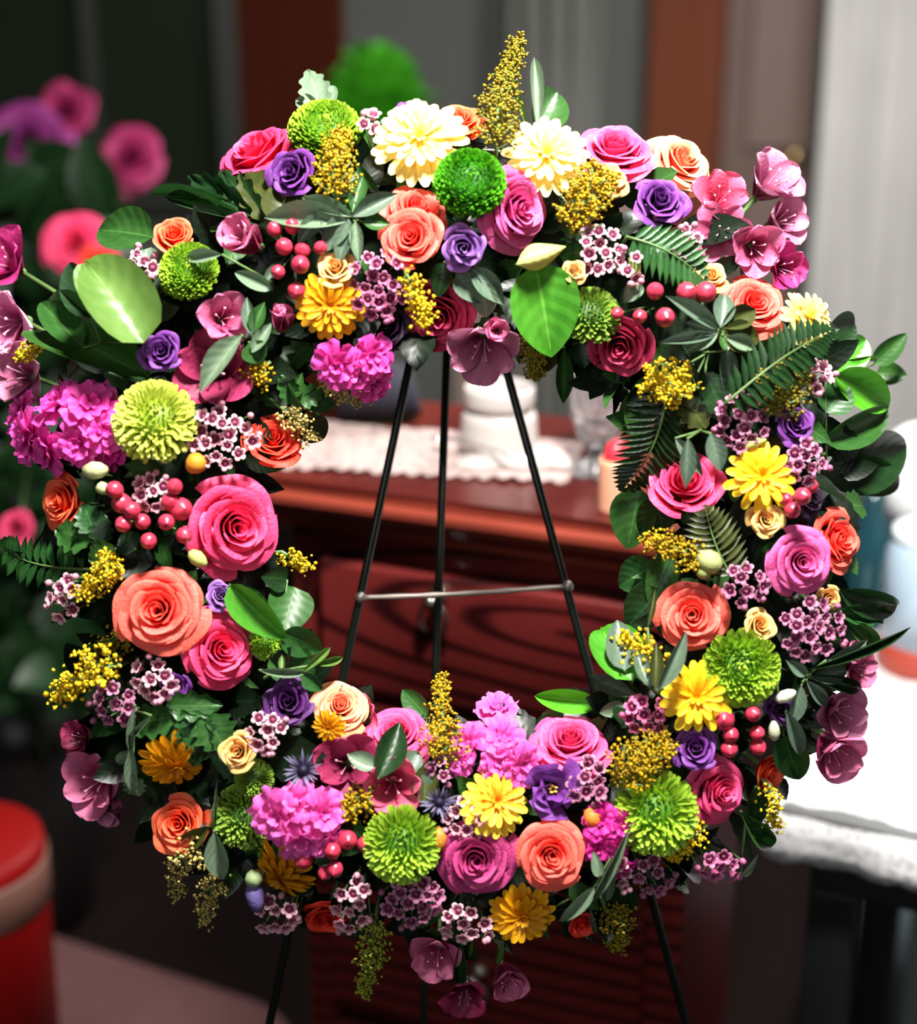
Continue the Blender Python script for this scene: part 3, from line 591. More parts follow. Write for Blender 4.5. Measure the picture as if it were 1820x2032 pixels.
WCEN = lathe('wax_centre', [(.34, -.18), (.24, -.26), (.12, -.18), (.06, .04), (.001, .06)], 12)
WC = dict(pale=('#b06480', '#fac8d2'), pink=('#96406a', '#d884ac'), mauve=('#8e4468', '#cc88a8'), rosy=('#b03870', '#f088b4'))
def waxf(px, py, w_, h_, n, col, label, dz=.012, size=31, buds=3):
    o = thing('waxflower_sprig', label, 'flower', frame(on_ring(px, py, proud(px, py) + dz), axis_of(px, py, None), 0, .01)); inv = o.matrix_world.inverted()
    m = petal_mat(*WC[col], noise_amt=.1, rough=.35, spec=.5); pts = []; tr = 0; foot = inv @ foam_pt(px, py)
    rn = random.Random(int(px * 7 + py))
    while len(pts) < n and tr < 900:
        tr += 1; a = rn.uniform(0, 6.28); r = sqrt(rn.random()); x, y = px + w_ / 2 * r * cos(a) * .85, py + h_ / 2 * r * sin(a) * .85
        if all(math.hypot(x - p[0], y - p[1]) > size * .66 for p in pts): pts.append((x, y))
    for k, (x, y) in enumerate(pts):
        lx, ly = lean(x, y); M_ = inv @ base_M(x, y, size * rn.uniform(.85, 1.15), (max(-.75, min(.75, lx * .5 + (x - px) / w_ + rn.uniform(-.25, .25))), max(-.6, min(.6, ly * .5 - (y - py) / h_ + rn.uniform(-.25, .25)))), dz + rn.uniform(-.006, .006), rn.uniform(0, 6))
        b = put('blossom', WAX, m, o, M_); put('blossom_centre', WCEN, M_WCEN, b)
        p = M_.translation; put('stalk', tube_mesh('stalk', [p - (M_.to_3x3() @ Vector((0, 0, .8))), p.lerp(foot, .4), foot], .07, 4), M_STEM, o)
    for k in range(buds):
        a = rn.uniform(0, 6.28); x, y = px + w_ / 2 * cos(a), py + h_ / 2 * sin(a); M_ = inv @ base_M(x, y, size * .42, None, dz, 0)
        put('bud', BALL, m, o, M_ @ Matrix.Diagonal((1, 1, 1.2, 1))); put('stalk', tube_mesh('stalk', [M_.translation, foot], .06, 4), M_STEM, o)
    return o
BER = lathe('berry', [(.04, -1), (.5, -.88), (.85, -.5), (1, .0), (.92, .45), (.6, .85), (.25, 1.05), (.06, 1.16), (.001, 1.2)], 18)
def berries(pts, label, dz=.016, sz=36):
    cx = sum(p[0] for p in pts) / len(pts); cy = sum(p[1] for p in pts) / len(pts)
    o = thing('berry_sprig', label, 'berries', frame(on_ring(cx, cy, proud(cx, cy)), axis_of(cx, cy, None), 0, .01)); inv = o.matrix_world.inverted(); foot = inv @ foam_pt(cx, cy)
    for x, y, *r in pts:
        s_ = .93 * (r[0] if r else sz); lx, ly = lean(x, y)
        M_ = inv @ base_M(x, y, s_, (max(-.7, min(.7, lx + (x - cx) / 150)), max(-.7, min(.7, ly - (y - cy) / 150))), dz + (r[1] if len(r) > 1 else random.uniform(-.008, .006)), 0)
        b = put('berry', BER, M_BERRY, o, M_)
        for k in range(4): put('sepal', SEPAL, M_SEPAL, b, Matrix.Translation((0, 0, -1.0)) @ Matrix.Rotation(k * pi / 2, 4, 'Z') @ Matrix.Diagonal((1.0, 1.3, 1.0, 1)))
        put('stalk', tube_mesh('stalk', [M_ @ Vector((0, 0, -.9)), (M_.translation).lerp(foot, .5), foot], .09, 5), M_STEM, o)
    return o
def plume(path, w0, w1, col, label, dz=.012, n=260, fs_=8.5, name='goldenrod_plume', tipdz=0.0):
    """path: photo points from foot to tip, w0/w1 plume width in pixels at foot/tip"""
    rn = random.Random(int(path[0][0] * 3 + path[0][1])); P = []
    for i, (x, y) in enumerate(path):
        k = i / (len(path) - 1); P.append(on_ring(x, y, proud(*path[0]) * (1 - k) + proud(x, y) * k + dz + tipdz * k))
    o = thing(name, label, 'flower', Matrix.Translation(P[0])); inv = -P[0]
    def at(t):
        f = t * (len(P) - 1); i = min(int(f), len(P) - 2); return P[i].lerp(P[i + 1], f - i)
    foot = foam_pt(*path[0]); put('stem', tube_mesh('stem', [foot - P[0]] + [p - P[0] for p in P], .0013, 5), M_STEM, o)
    vs = []; fs = []; av = []
    n = int(n * 2.5); bn = max(8, n // 26); tw = []
    for b in range(bn):
        t = (b + .5) / bn; c = at(t); ww = (w0 * (1 - t) + w1 * t) * S / 2 * (sin(pi * min(1, .25 + .75 * t) ** 1.0) * .35 + .65); ax = (at(min(1, t + .05)) - at(max(0, t - .05))).normalized()
        side = ax.cross(N).normalized(); a = b * 2.4; out = (side * cos(a) + N * sin(a) * .8) ; tip = c + out * ww + ax * ww * .7; tw.append((c, tip))
    for k in range(n):
        c, tip = tw[k % bn]; s = rn.random() ** .7; p = c.lerp(tip, s) + Vector((rn.gauss(0, 1), rn.gauss(0, 1), rn.gauss(0, 1))) * (fs_ * S * .75)
        if k % 9 == 0: p = at(rn.random() * .25 + .75) + Vector((rn.gauss(0, 1), rn.gauss(0, 1), rn.gauss(0, 1))) * (fs_ * S * .3)
        r = fs_ * S * .5 * rn.uniform(.6, 1.15); off = len(vs); d = Vector((rn.uniform(-1, 1), rn.uniform(-1, 1), rn.uniform(-1, 1))).normalized(); e = d.orthogonal().normalized(); g = d.cross(e); q = rn.uniform(0, 6)
        vs.append(p - d * r); av.append(.1)
        for i in range(5):
            aa = q + i * 1.2566; vs.append(p + (e * cos(aa) + g * sin(aa)) * r + d * r * .2); av.append(.9)
        vs.append(p + d * r * .5); av.append(.55)
        for i in range(5): fs.append((off, off + 1 + i, off + 1 + (i + 1) % 5)); fs.append((off + 6, off + 1 + (i + 1) % 5, off + 1 + i))
    vs = [v - P[0] for v in vs]
    put('florets', mesh('florets', vs, fs, av), petal_mat(*{'gold': ('#866400', '#dcb818'), 'olive': ('#5c5208', '#b09c24'), 'yel': ('#d0a000', '#ffe630'), 'pale': ('#9a8430', '#e4cf80'), 'green': ('#5a6a10', '#c8cc48')}[col], noise_amt=.2, bump=0), o, None, 'stuff')
    tv = []; tf = []
    for c, tip in tw:
        a, f = tube([c - P[0], tip - P[0]], .0005, 4); off = len(tv); tv += a; tf += [tuple(i + off for i in q) for q in f]
    put('twigs', mesh('twigs', tv, tf, [.5] * len(tv), True, [.5] * len(tv)), M_STEM, o, None, 'stuff'); return o
# leaves ---------------------------------------------------------
LFM = {'ov': blade_mesh('leaf_ovate', 'ovate', 1, .22, -.5, .22, 7, 11), 'ov2': blade_mesh('leaf_ovate_folded', 'ovate', 1, .35, -.9, .45, 7, 11, .04, 3),
       'la': blade_mesh('leaf_lance', 'lance', 1, .25, -.45, .3, 5, 10), 'lo': blade_mesh('leaf_lobed', 'lobed', 1, .2, -.5, .2, 7, 22, .05, 4), 'curl': blade_mesh('leaf_curled', 'ovate', 1, .5, -1.3, -.3, 7, 12)}
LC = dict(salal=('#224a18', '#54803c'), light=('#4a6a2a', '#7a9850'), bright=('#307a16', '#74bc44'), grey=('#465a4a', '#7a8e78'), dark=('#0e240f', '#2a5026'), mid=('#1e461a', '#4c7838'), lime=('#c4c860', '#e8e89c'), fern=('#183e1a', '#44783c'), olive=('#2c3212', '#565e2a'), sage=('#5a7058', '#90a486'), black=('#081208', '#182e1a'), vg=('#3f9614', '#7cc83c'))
def leaf_M(bx, by, tx, ty, w_, hb, ht, roll=0.0):
    a = on_ring(bx, by, hb); b = on_ring(tx, ty, ht); d = b - a; L = d.length; x = d.normalized(); z = (N - x * N.dot(x)).normalized(); y = z.cross(x)
    R = Matrix((x, y, z)).transposed().to_4x4() @ Matrix.Rotation(roll, 4, 'X'); wd = w_ / 2 * S / max(.3, cos(roll))
    return Matrix.Translation(a) @ R @ Matrix.Diagonal((L * 1.02, wd, L * .7 if w_ < 60 else L * .55, 1))
def sprig(leaves, label, col='salal', dz=.01, name='leaf_sprig', root=None, cat='leaves'):
    """leaves: (base x, base y, tip x, tip y, width, [shape, colour, roll, dz])"""
    cx = sum(l[0] for l in leaves) / len(leaves); cy = sum(l[1] for l in leaves) / len(leaves)
    if root: cx, cy = root
    P = on_ring(cx, cy, proud(cx, cy) + dz - .01); o = thing(name, label, cat, Matrix.Translation(P)); TI = Matrix.Translation(-P)
    for l in leaves:
        bx, by, tx, ty, w_ = l[:5]; shp = l[5] if len(l) > 5 else 'ov'; c = l[6] if len(l) > 6 and l[6] else col; rl = l[7] if len(l) > 7 else 0; dd = l[8] if len(l) > 8 else 0
        hb = proud(bx, by) + dz + dd; ht = max(proud(tx, ty), hb - .04) + dz * .8 + dd; M_ = leaf_M(bx, by, tx, ty, w_, hb, ht, rl)
        put('leaf', LFM[shp], leaf_mat(*LC[c]), o, TI @ M_)
        a = on_ring(bx, by, hb) - P
        if a.length > .004: put('stalk', tube_mesh('stalk', [(0, 0, 0), a * .6 - N * .002, a], .0009, 5), M_STEM, o)
    put('stem', tube_mesh('stem', [foam_pt(cx, cy) - P, (0, 0, 0)], .0014, 5), M_STEM, o); return o
PINNA = blade_mesh('fern_leaflet', 'lance', .20, .15, -.35, .05, 5, 6)
def fern(bx, by, tx, ty, w_, label, col='fern', dz=.014, n=15, roll=0.0, bow=.12, back=.2):
    hb = proud(bx, by) + dz; ht = proud(tx, ty) + dz; a = on_ring(bx, by, hb); b = on_ring(tx, ty, ht); o = thing('fern_frond', label, 'fern', Matrix.Translation(a)); x = (b - a); L = x.length; x = x / L
    z = (N - x * N.dot(x)).normalized(); y = z.cross(x); R = Matrix((x, y, z)).transposed() @ Matrix.Rotation(roll, 3, 'X'); pts = []
    for k in range(n + 1):
        t = k / n; pts.append(R @ Vector((L * t, L * bow * sin(pi * t) * .5, L * .10 * sin(pi * t))))
    put('rachis', tube_mesh('rachis', pts, [.0011 * (1 - .7 * k / n) for k in range(n + 1)], 5), M_STEM, o); lm = leaf_mat(*LC[col])
    for k in range(1, n + 1):
        t = k / n; ll = w_ / 2 * S * .95 * (sin(pi * (.18 + .80 * t)) ** .8 + .06)
        for s_ in (-1, 1):
            put('leaflet', PINNA, lm, o, Matrix.Translation(pts[k]) @ R.to_4x4() @ Matrix.Rotation(s_ * (1.18 - back * t), 4, 'Z') @ Matrix.Rotation(random.uniform(-.15, .15), 4, 'Y') @ Matrix.Diagonal((ll, L / n * 2.7, ll, 1)))
    put('stem', tube_mesh('stem', [foam_pt(bx, by) - a, (0, 0, 0)], .0013, 5), M_STEM, o); return o
def bud(px, py, tx, ty, w_, col, label, dz=.012, name='flower_bud'):
    hb = proud(px, py) + dz; a = on_ring(px, py, hb); b = on_ring(tx, ty, max(hb, proud(tx, ty) + dz)); L = (b - a).length; o = thing(name, label, 'bud', frame(a, b - a, 0, L))
    k = w_ / 2 * S / L; put('bud_body', lathe('bud_body', [(.02, 0), (k * .6, .08), (k, .4), (k * .85, .7), (k * .4, .95), (.001, 1)], 16), petal_mat(*col, noise_amt=.2), o)
    for q in range(4): put('sepal', SEPAL, M_SEPAL, o, Matrix.Rotation(q * pi / 2, 4, 'Z') @ Matrix.Rotation(-1.0, 4, 'Y') @ Matrix.Diagonal((.5, k * 2.6, .5, 1)))
    q = o.matrix_world.inverted() @ foam_pt(px, py); put('stem', tube_mesh('stem', [(0, 0, .05), q], .0013 / L, 5), M_STEM, o); return o
def thistle(px, py, size, label, dz=.015):
    o = thing('sea_holly', label, 'flower', base_M(px, py, size, None, dz, 0)); m = petal_mat('#3c3450', '#9c94b8'); put('cone', BALL, petal_mat('#141024', '#2c2848'), o, Matrix.Diagonal((.30, .30, .42, 1)))
    for k in range(26):
        L = random.uniform(.75, 1.05); put('bract', BRACT, m, o, Matrix.Rotation(k * 2.4, 4, 'Z') @ Matrix.Translation((.12, 0, 0)) @ Matrix.Rotation(random.uniform(-.7, .1), 4, 'Y') @ Matrix.Diagonal((L, L, L, 1)))
    stem_to(o, px, py); return o
BRACT = blade_mesh('bract', 'lance', .07, .1, .2, .03, 3, 5)
M_STEM = leaf_mat('#4a6a34', '#84a064'); M_SEPAL = leaf_mat('#2f5a24', '#6c9450'); M_WCEN = petal_mat('#7c3054', '#ae5c7c', trans=0); M_BERRY = petal_mat('#a01430', '#e4506a', rough=.33, trans=0, noise_amt=.25, spec=.6, bump=0)
# ================================================================ FOAM RING AND FILLER
vs = []; nU, nV = 96, 18; rm = RR * S; ctr = on_ring(RC[0], RC[1], 0)
for i in range(nU):
    q = 2 * pi * i / nU; c = ctr + (X * cos(q) + U * sin(q)) * rm; d = X * cos(q) + U * sin(q)
    for j in range(nV):
        a = 2 * pi * j / nV; r = .046 + .004 * noise.noise(c * 30 + Vector((j, 0, 0))); k = 1 if sin(a) > 0 else .9
        vs.append(c + d * (r * cos(a)) + N * (r * sin(a) * k - .006))
fs = [(i * nV + j, i * nV + (j + 1) % nV, ((i + 1) % nU) * nV + (j + 1) % nV, ((i + 1) % nU) * nV + j) for i in range(nU) for j in range(nV)]
ring = put('wreath_ring', mesh('wreath_ring', vs, fs), plain('floral_foam', '#12240f', .95, 0, '#1d3518', 60, bump=.5)); tag(ring, 'dark green foam ring hanging on the easel that carries all the wreath flowers', 'wreath')
def filler(name, n, lo, hi, seed, cols, label, hoff, lmin=55, lmax=120):
    rn = random.Random(seed); vs = []; fs = []; av = []; au = []; bl = [blade('ovate', .26, .2, -.5, .08, 3, 6), blade('lance', .16, .25, -.5, .05, 3, 6), blade('lobed', .34, .2, -.6, .08, 5, 10)]
    for k in range(n):
        q = rn.uniform(0, 2 * pi); rr = RR + rn.uniform(lo, hi); x, y = RC[0] + rr * cos(q), RC[1] + rr * sin(q); L = rn.uniform(lmin, lmax); ang = q + rn.gauss(0, 1.0) if rr > RR else q + pi + rn.gauss(0, 1.0)
        h = proud(x, y) - rn.uniform(.012, .05) + hoff; a = on_ring(x, y, h); b = on_ring(x + L * cos(ang), y + L * sin(ang), h + rn.uniform(-.03, .03)); d = b - a; ln = d.length; xx = d / ln; zz = (N + Vector((rn.uniform(-.6, .6), rn.uniform(-.6, .6), rn.uniform(-.6, .6)))); zz = (zz - xx * zz.dot(xx)).normalized(); yy = zz.cross(xx)
        bv, bf, ba, bu = bl[k % 3]; off = len(vs)
        for p in bv: vs.append(a + xx * (p[0] * ln) + yy * (p[1] * ln) + zz * (p[2] * ln))
        fs += [tuple(i + off for i in f) for f in bf]; av += ba; au += bu
    o = put(name, mesh(name, vs, fs, av, True, au), leaf_mat(*LC[cols]), None, None, 'stuff'); tag(o, label, 'foliage')
filler('filler_foliage', 900, -150, 190, 5, 'black', 'green filler leaves deep between the wreath flowers, darkened for the shade in the gaps', -.008)  # leaf green taken to near black, shade of the gaps put into the colour
filler('filler_foliage', 300, -160, 190, 9, 'mid', 'mid green filler leaves scattered between the wreath flowers', -.004, 45, 90)
# ================================================================ THE FLOWERS, clockwise from the top left
rose(500, 290, 175, 'hot', 'hot pink rose seen side-on at the top left, left of the green button chrysanthemum', (-.42, .66), .0, 1.0, 'half')
rose(905, 232, 135, 'orange', 'orange rose rising behind the tall gold plume at the top of the wreath', (.0, .72), -.012, 2.0, 'half')
rose(830, 408, 150, 'coral', 'coral orange rose half under a fern, just above another coral rose at the top', (.25, .5), .0, .4)
rose(812, 468, 135, 'coral', 'coral rose with cupped petals left of the pale purple lisianthus', (-.15, .12), .018, 2.2, 'half')
rose(1038, 414, 182, 'lav', 'orchid pink rose with tight spiral heart right of the deep green button chrysanthemum', (.62, -.12), .006, 3.3)
rose(1222, 282, 180, 'pink', 'large bright pink rose at the top right seen from its side', (.05, .64), .004, .7)
rose(1362, 312, 150, 'peach', 'pale peach rose with cream lit petals above the purple lisianthus at the top right', (.42, .42), .0, 5.0)
rose(1500, 598, 145, 'coral', 'coral rose behind the dark fern tip at the upper right', (.1, .35), -.004, 4.0)
rose(1360, 950, 165, 'hot', 'hot pink open rose with two grey leaves hanging over it on the right inner rim', (-.05, .5), .0, 1.9, 'half')
rose(1596, 1115, 142, 'lav', 'orchid pink rose facing out, in front of the coral rose at the right rim', (.1, -.05), .02, .2)
rose(1672, 1072, 140, 'coral', 'coral rose seen from the side at the right outer rim behind the orchid pink rose', (.6, .1), -.008, 3.0, 'half')
rose(1375, 1220, 150, 'coral', 'coral rose beside the three-pointed grey leaves, above the green button chrysanthemum on the right', (-.15, .1), .006, 5.4)
rose(1437, 1572, 148, 'pink', 'rosy pink rose turned to the right below the red berries at the lower right', (.5, -.1), .008, 1.2)
rose(1535, 1535, 92, 'orange', 'small orange rose hanging at the lower right rim under the red berries', (.6, -.3), -.01, 2.7, 'bud')
rose(1132, 1462, 172, 'pink', 'pink rose seen from its side on the lower inner rim above the open purple lisianthus', (.0, .74), .0, 4.4)
rose(1096, 1700, 150, 'coral', 'bright coral rose with a round spiral, right of the mauve rose at the bottom', (.05, .05), .022, 3.8)
rose(945, 1708, 168, 'mauve', 'dark mauve pink rose left of the bright coral rose at the bottom', (-.02, -.05), .014, 2.5)
rose(785, 1452, 165, 'pink', 'pink rose with a dark pointed leaf in front of it on the lower inner rim', (-.05, .68), .0, .9)
rose(676, 1398, 122, 'peach', 'ruffled peach cream rose right of the dark purple lisianthus on the lower inner rim', (.15, .45), .004, 1.4)
rose(474, 1046, 208, 'hot', 'largest hot pink rose on the left inner rim beside the red berries', (.42, -.05), .012, .5)
rose(311, 1210, 192, 'coral', 'large coral rose with a perfect spiral on the left of the wreath', (.02, .1), .018, 2.0)
rose(444, 1288, 165, 'hot', 'hot pink rose leaning right, tucked beneath the large coral rose', (.5, .1), .002, 4.1)
rose(112, 995, 125, 'orange', 'orange-red rose seen from its side at the left rim under the magenta stock', (-.62, .05), .0, 3.6, 'half')
rose(542, 868, 130, 'red', 'red-orange rose opening upward on the left inner rim', (.25, .5), -.004, 1.0, 'half')
rose(352, 1636, 128, 'orange', 'orange rose under the amber chrysanthemum at the lower left rim', (-.12, .15), .0, 5.9, 'half')
rose(645, 1830, 95, 'red', 'red rose half hidden at the bottom rim below the amber side-on chrysanthemum', (-.05, -.55), -.008, 2.1, 'half')
rose(1158, 1838, 70, 'red', 'small red rosebud at the bottom rim below the thick green stem', (.1, -.5), .0, 1.1, 'bud')
rose(868, 630, 165, 'crim', 'crimson pink rose seen from beneath on the upper inner rim', (-.05, -.55), -.008, .3, 'half')
rose(1230, 690, 140, 'crim', 'crimson rose half open above the crystal vase on the upper inner rim', (-.15, -.42), -.004, 2.8, 'bud')
rose(345, 462, 90, 'orange', 'small orange rosebud on top of the green chrysanthemum at the upper left', (.1, .45), .016, .6, 'bud')
rose(1522, 1030, 78, 'gold', 'small cream-yellow spray rose under the bright yellow chrysanthemum on the right', (-.05, .1), .016, .4, 'spray', 'spray_rose')
rose(1512, 1240, 76, 'gold', 'small yellow spray rose above the green chrysanthemum on the right', (.25, .25), .014, 1.9, 'spray', 'spray_rose')
rose(1141, 538, 52, 'gold', 'tiny peach-yellow spray rose beside the large central leaf', (.05, .0), .02, 2.9, 'spray', 'spray_rose')
rose(470, 1492, 84, 'gold', 'small yellow spray rose opening below the lobed leaves at the lower left', (-.1, .2), .014, 5.1, 'spray', 'spray_rose')
rose(664, 528, 84, 'gold', 'orange-yellow spray rose above the gold chrysanthemum at the upper left', (-.05, .3), .016, 4.5, 'spray', 'spray_rose')
rose(1215, 355, 80, 'gold', 'yellow spray rose beside the gold plume under the large pink rose', (.25, .2), .004, 3.5, 'spray', 'spray_rose')
rose(1412, 545, 74, 'gold', 'orange-yellow spray rose left of the coral rose at the upper right', (.0, .4), .0, 3.1, 'spray', 'spray_rose')
rose(1648, 1190, 60, 'gold', 'peach spray rose just under the orchid pink rose at the right rim', (.3, -.2), -.004, 3.1, 'spray', 'spray_rose')

lisi(573, 340, 112, 'purp', 'purple lisianthus with a dark hollow heart at the upper left', (-.35, .1), .012, .8)
lisi(920, 492, 98, 'lil', 'pale purple lisianthus under the deep green button chrysanthemum', (.0, -.3), .014, 2.0)
lisi(1312, 393, 122, 'purp', 'purple lisianthus with folded petals under the peach rose', (.1, .35), .012, 4.0)
lisi(318, 696, 92, 'purp', 'small purple lisianthus beneath the big pale leaf at the left', (.0, .1), .014, 1.1)
lisi(1582, 840, 90, 'purp', 'small purple lisianthus at the right rim above the bright yellow chrysanthemum', (.15, .1), .012, 2.2)
lisi(810, 212, 52, 'purp', 'tiny purple lisianthus tip peeping over the top of the pale yellow chrysanthemum', (.0, .6), -.006, 0)
lisi(437, 1180, 64, 'lil', 'violet lisianthus bud between the hot pink and coral roses on the left', (.1, .2), .004, 2)
lisi(570, 1392, 112, 'dpur', 'dark purple lisianthus left of the ruffled peach rose', (.0, .35), .008, 1.5)
lisi(348, 1366, 66, 'purp', 'purple lisianthus petals peeping behind the waxflowers under the large coral rose', (.1, -.3), .002, .2)
lisi(1381, 1484, 100, 'purp', 'purple lisianthus under the yellow chrysanthemum at the lower right', (-.12, .35), .014, .9)
lisi(1098, 1568, 122, 'purp', 'wide open purple lisianthus with golden stamens above the bright coral rose', (-.02, .05), .016, 3.0, True)
lisi(1555, 1406, 72, 'dpur', 'small dark violet lisianthus beside cream buds at the right rim', (.1, .2), .008, .4)
lisi(765, 650, 100, 'plum', 'nearly black plum flower on the upper inner rim left of the crimson rose', (-.05, .0), -.006, .4)
lisi(1610, 992, 70, 'plum', 'nearly black plum flower above the coral rose at the right rim', (.3, .0), -.008, 2.4)

mum(645, 262, 148, 'green', 'bright green button chrysanthemum at the top left in front of the grey-green leaf', (.0, .55), .006, 3)
mum(932, 366, 145, 'deep', 'deep green button chrysanthemum with a dimpled middle at the top centre', (.0, .22), .018, 3, .85)
mum(376, 540, 122, 'green', 'green button chrysanthemum under the small orange rosebud', (-.1, .25), .008, 3)
mum(308, 838, 168, 'lime', 'lime chrysanthemum with pale yellow tips right of the magenta stock at the left', (.05, .2), .012, 2)
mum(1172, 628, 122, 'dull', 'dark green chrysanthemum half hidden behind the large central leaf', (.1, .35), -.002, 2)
mum(1470, 1325, 156, 'green', 'green chrysanthemum under the small yellow spray rose on the right', (.02, -.05), .01, 1)
mum(1300, 1612, 170, 'green', 'lime green spidery chrysanthemum at the lower right beside the pink rose', (-.15, .1), .008, 2)
mum(798, 1675, 155, 'green', 'green spiky chrysanthemum left of the dark mauve rose at the bottom', (.0, .05), .012, 2)
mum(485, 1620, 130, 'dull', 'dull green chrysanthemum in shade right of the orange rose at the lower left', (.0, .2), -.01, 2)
mum(532, 1272, 80, 'green', 'small green chrysanthemum right of the leaning hot pink rose', (.3, .1), -.008, 2)
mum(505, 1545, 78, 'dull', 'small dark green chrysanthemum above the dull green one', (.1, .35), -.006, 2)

daisy(832, 275, 185, 'pale', 'large pale yellow chrysanthemum brightly lit at the top of the wreath', (.0, .28), .012)
daisy(1085, 308, 165, 'pale', 'pale yellow chrysanthemum tilted down-left below the tall gold plume', (.0, .25), .012)
daisy(655, 605, 138, 'gold', 'orange gold chrysanthemum at the upper left under the spray rose', (.1, -.2), .01)
daisy(1512, 945, 142, 'bright', 'bright yellow chrysanthemum on the right above the cream spray rose', (.0, .1), .016, 16)
daisy(1382, 1382, 140, 'bright', 'bright yellow chrysanthemum at the lower right beside the green chrysanthemum', (-.08, .05), .016, 18)
daisy(985, 1590, 138, 'mix', 'orange and yellow chrysanthemum left of the open purple lisianthus', (.3, .2), .012, 20)
daisy(348, 1518, 140, 'amber', 'amber chrysanthemum seen side-on above the orange rose at the lower left', (.3, -.62), .004, 20, .2)
daisy(556, 1738, 140, 'amber', 'amber chrysanthemum bent over side-on at the bottom left', (-.42, -.62), .004, 20, .25)
daisy(1036, 1818, 128, 'gold', 'golden chrysanthemum at the bottom rim under the coral rose', (.05, -.3), .006, 22)
daisy(1606, 632, 125, 'pale', 'pale yellow chrysanthemum at the upper right rim beside the coral rose', (.55, .25), .0, 20)
daisy(652, 1444, 68, 'gold', 'small gold chrysanthemum tip tucked under the ruffled peach rose', (-.1, -.3), .006, 16)

stock(120, 842, [(-55, 25, 120), (0, -40, 115), (60, -35, 120), (85, 10, 90), (-75, -20, 95), (-20, 50, 100), (35, 35, 90)], 'mag', 'big magenta stock bloom with ruffled petals at the left rim', .012)
stock(705, 730, [(-35, -5, 95), (30, -25, 90), (35, 30, 85), (0, 10, 80)], 'mag', 'magenta stock bloom on the upper left inner rim', .008)
stock(590, 1628, [(-35, -10, 115), (10, 35, 105), (50, -15, 95), (55, 40, 75), (0, -40, 80)], 'soft', 'magenta stock bloom above the red berries at the lower left', .014)
stock(975, 1470, [(10, -62, 85), (-45, 5, 90), (25, -5, 90), (60, 45, 85), (15, 40, 80), (-60, 40, 65)], 'soft', 'orchid magenta stock bloom on the lower inner rim right of the gold spire', .01)
stock(1212, 1665, [(-20, -35, 75), (22, -30, 70), (-25, 15, 65), (25, 55, 62), (5, 20, 60)], 'deep', 'deep magenta stock bloom between the coral rose and the green chrysanthemum', .008)
stock(180, 893, [(0, 0, 80), (35, 8, 70)], 'deep', 'dark magenta floret pair shaded under the big magenta stock', -.01)

alstro(1520, 372, 115, 'dusty', 'dusty pink alstroemeria pointing up at the far upper right rim', (.45, .45), .0)
alstro(1425, 400, 95, 'rd', 'rosy alstroemeria just right of the purple lisianthus under the peach rose', (.1, .3), .0)
alstro(1545, 440, 92, 'dusty', 'dusty pink alstroemeria second from the top at the upper right rim', (.55, .1), .0)
alstro(1430, 460, 78, 'rose', 'small pink alstroemeria bud below the rosy one at the upper right', (.0, -.2), .0, .5)
alstro(1495, 490, 95, 'rose', 'pink alstroemeria facing down above the coral rose at the upper right', (.1, -.3), .004)
alstro(1545, 530, 85, 'mag', 'magenta alstroemeria at the upper right rim touching the coral rose', (.5, -.2), .0)
alstro(497, 478, 112, 'rose', 'pink trumpet alstroemeria left of the upper berry cluster', (-.45, .2), .01, -.3)
alstro(440, 632, 98, 'rose', 'pink alstroemeria opening left of the pink bud at the upper left', (.3, .0), .008)
alstro(560, 640, 78, 'rose', 'closed pink alstroemeria bud left of the orange gold chrysanthemum', (.0, .45), .01, -.55, st=False)
alstro(432, 738, 135, 'dark', 'dark pink alstroemeria with a grey-green leaf across it at the left', (-.05, .0), .0)
alstro(958, 680, 118, 'dusty', 'mauve alstroemeria hanging from the upper inner rim over the white jar', (-.1, -.62), .002, .1)
alstro(986, 655, 72, 'rose', 'pink alstroemeria bud in front of the hanging mauve one', (.05, -.1), .02, -.35)
alstro(1655, 1408, 112, 'dusty', 'dusty pink alstroemeria at the right rim in front of the white tablecloth, upper of two', (.3, -.1), .0, -.15)
alstro(1648, 1478, 118, 'rose', 'dusty pink alstroemeria drooping lowest over the white tablecloth at the right rim', (.2, -.5), .006, -.2)
alstro(1695, 1325, 70, 'rose', 'small pink alstroemeria above the two drooping ones at the right rim', (.55, -.1), .0)
alstro(202, 1545, 120, 'rose', 'rose pink alstroemeria at the lower left rim beside the amber chrysanthemum', (-.3, -.1), .0)
alstro(168, 1465, 72, 'dark', 'dim pink alstroemeria at the lower left rim above the rose pink one', (-.5, .1), -.012)
alstro(225, 1600, 70, 'dusty', 'dusty alstroemeria petals hanging below the rose pink one at the lower left', (-.2, -.6), -.008, -.3)
alstro(780, 1552, 108, 'rd', 'rosy red alstroemeria above the green spiky chrysanthemum at the bottom', (.05, -.05), .012)
alstro(690, 1515, 115, 'dark', 'wine-coloured alstroemeria between the sea holly and the rosy red one', (-.05, .1), .004)
alstro(640, 1565, 90, 'mag', 'magenta-wine alstroemeria under the sea holly', (-.1, .0), -.004)
alstro(868, 1888, 90, 'rose', 'pink alstroemeria at the bottom rim below the waxflowers', (-.15, -.25), .0)
alstro(922, 1962, 88, 'dark', 'lowest alstroemeria, dim plum pink, hanging under the wreath', (.0, -.55), -.02)
alstro(1002, 1930, 95, 'rose', 'pink alstroemeria with two broad petals hanging below the golden chrysanthemum', (.25, -.4), .0, -.3)
alstro(28, 640, 130, 'pale', 'pale pink alstroemeria with white stamens at the upper left edge', (-.4, -.2), -.01)
alstro(22, 525, 110, 'mag', 'magenta alstroemeria above the pale pink one at the upper left edge', (-.4, .3), -.03)
alstro(50, 745, 115, 'dusty', 'dusky pink alstroemeria over the big magenta stock at the left edge', (-.3, .0), -.008)
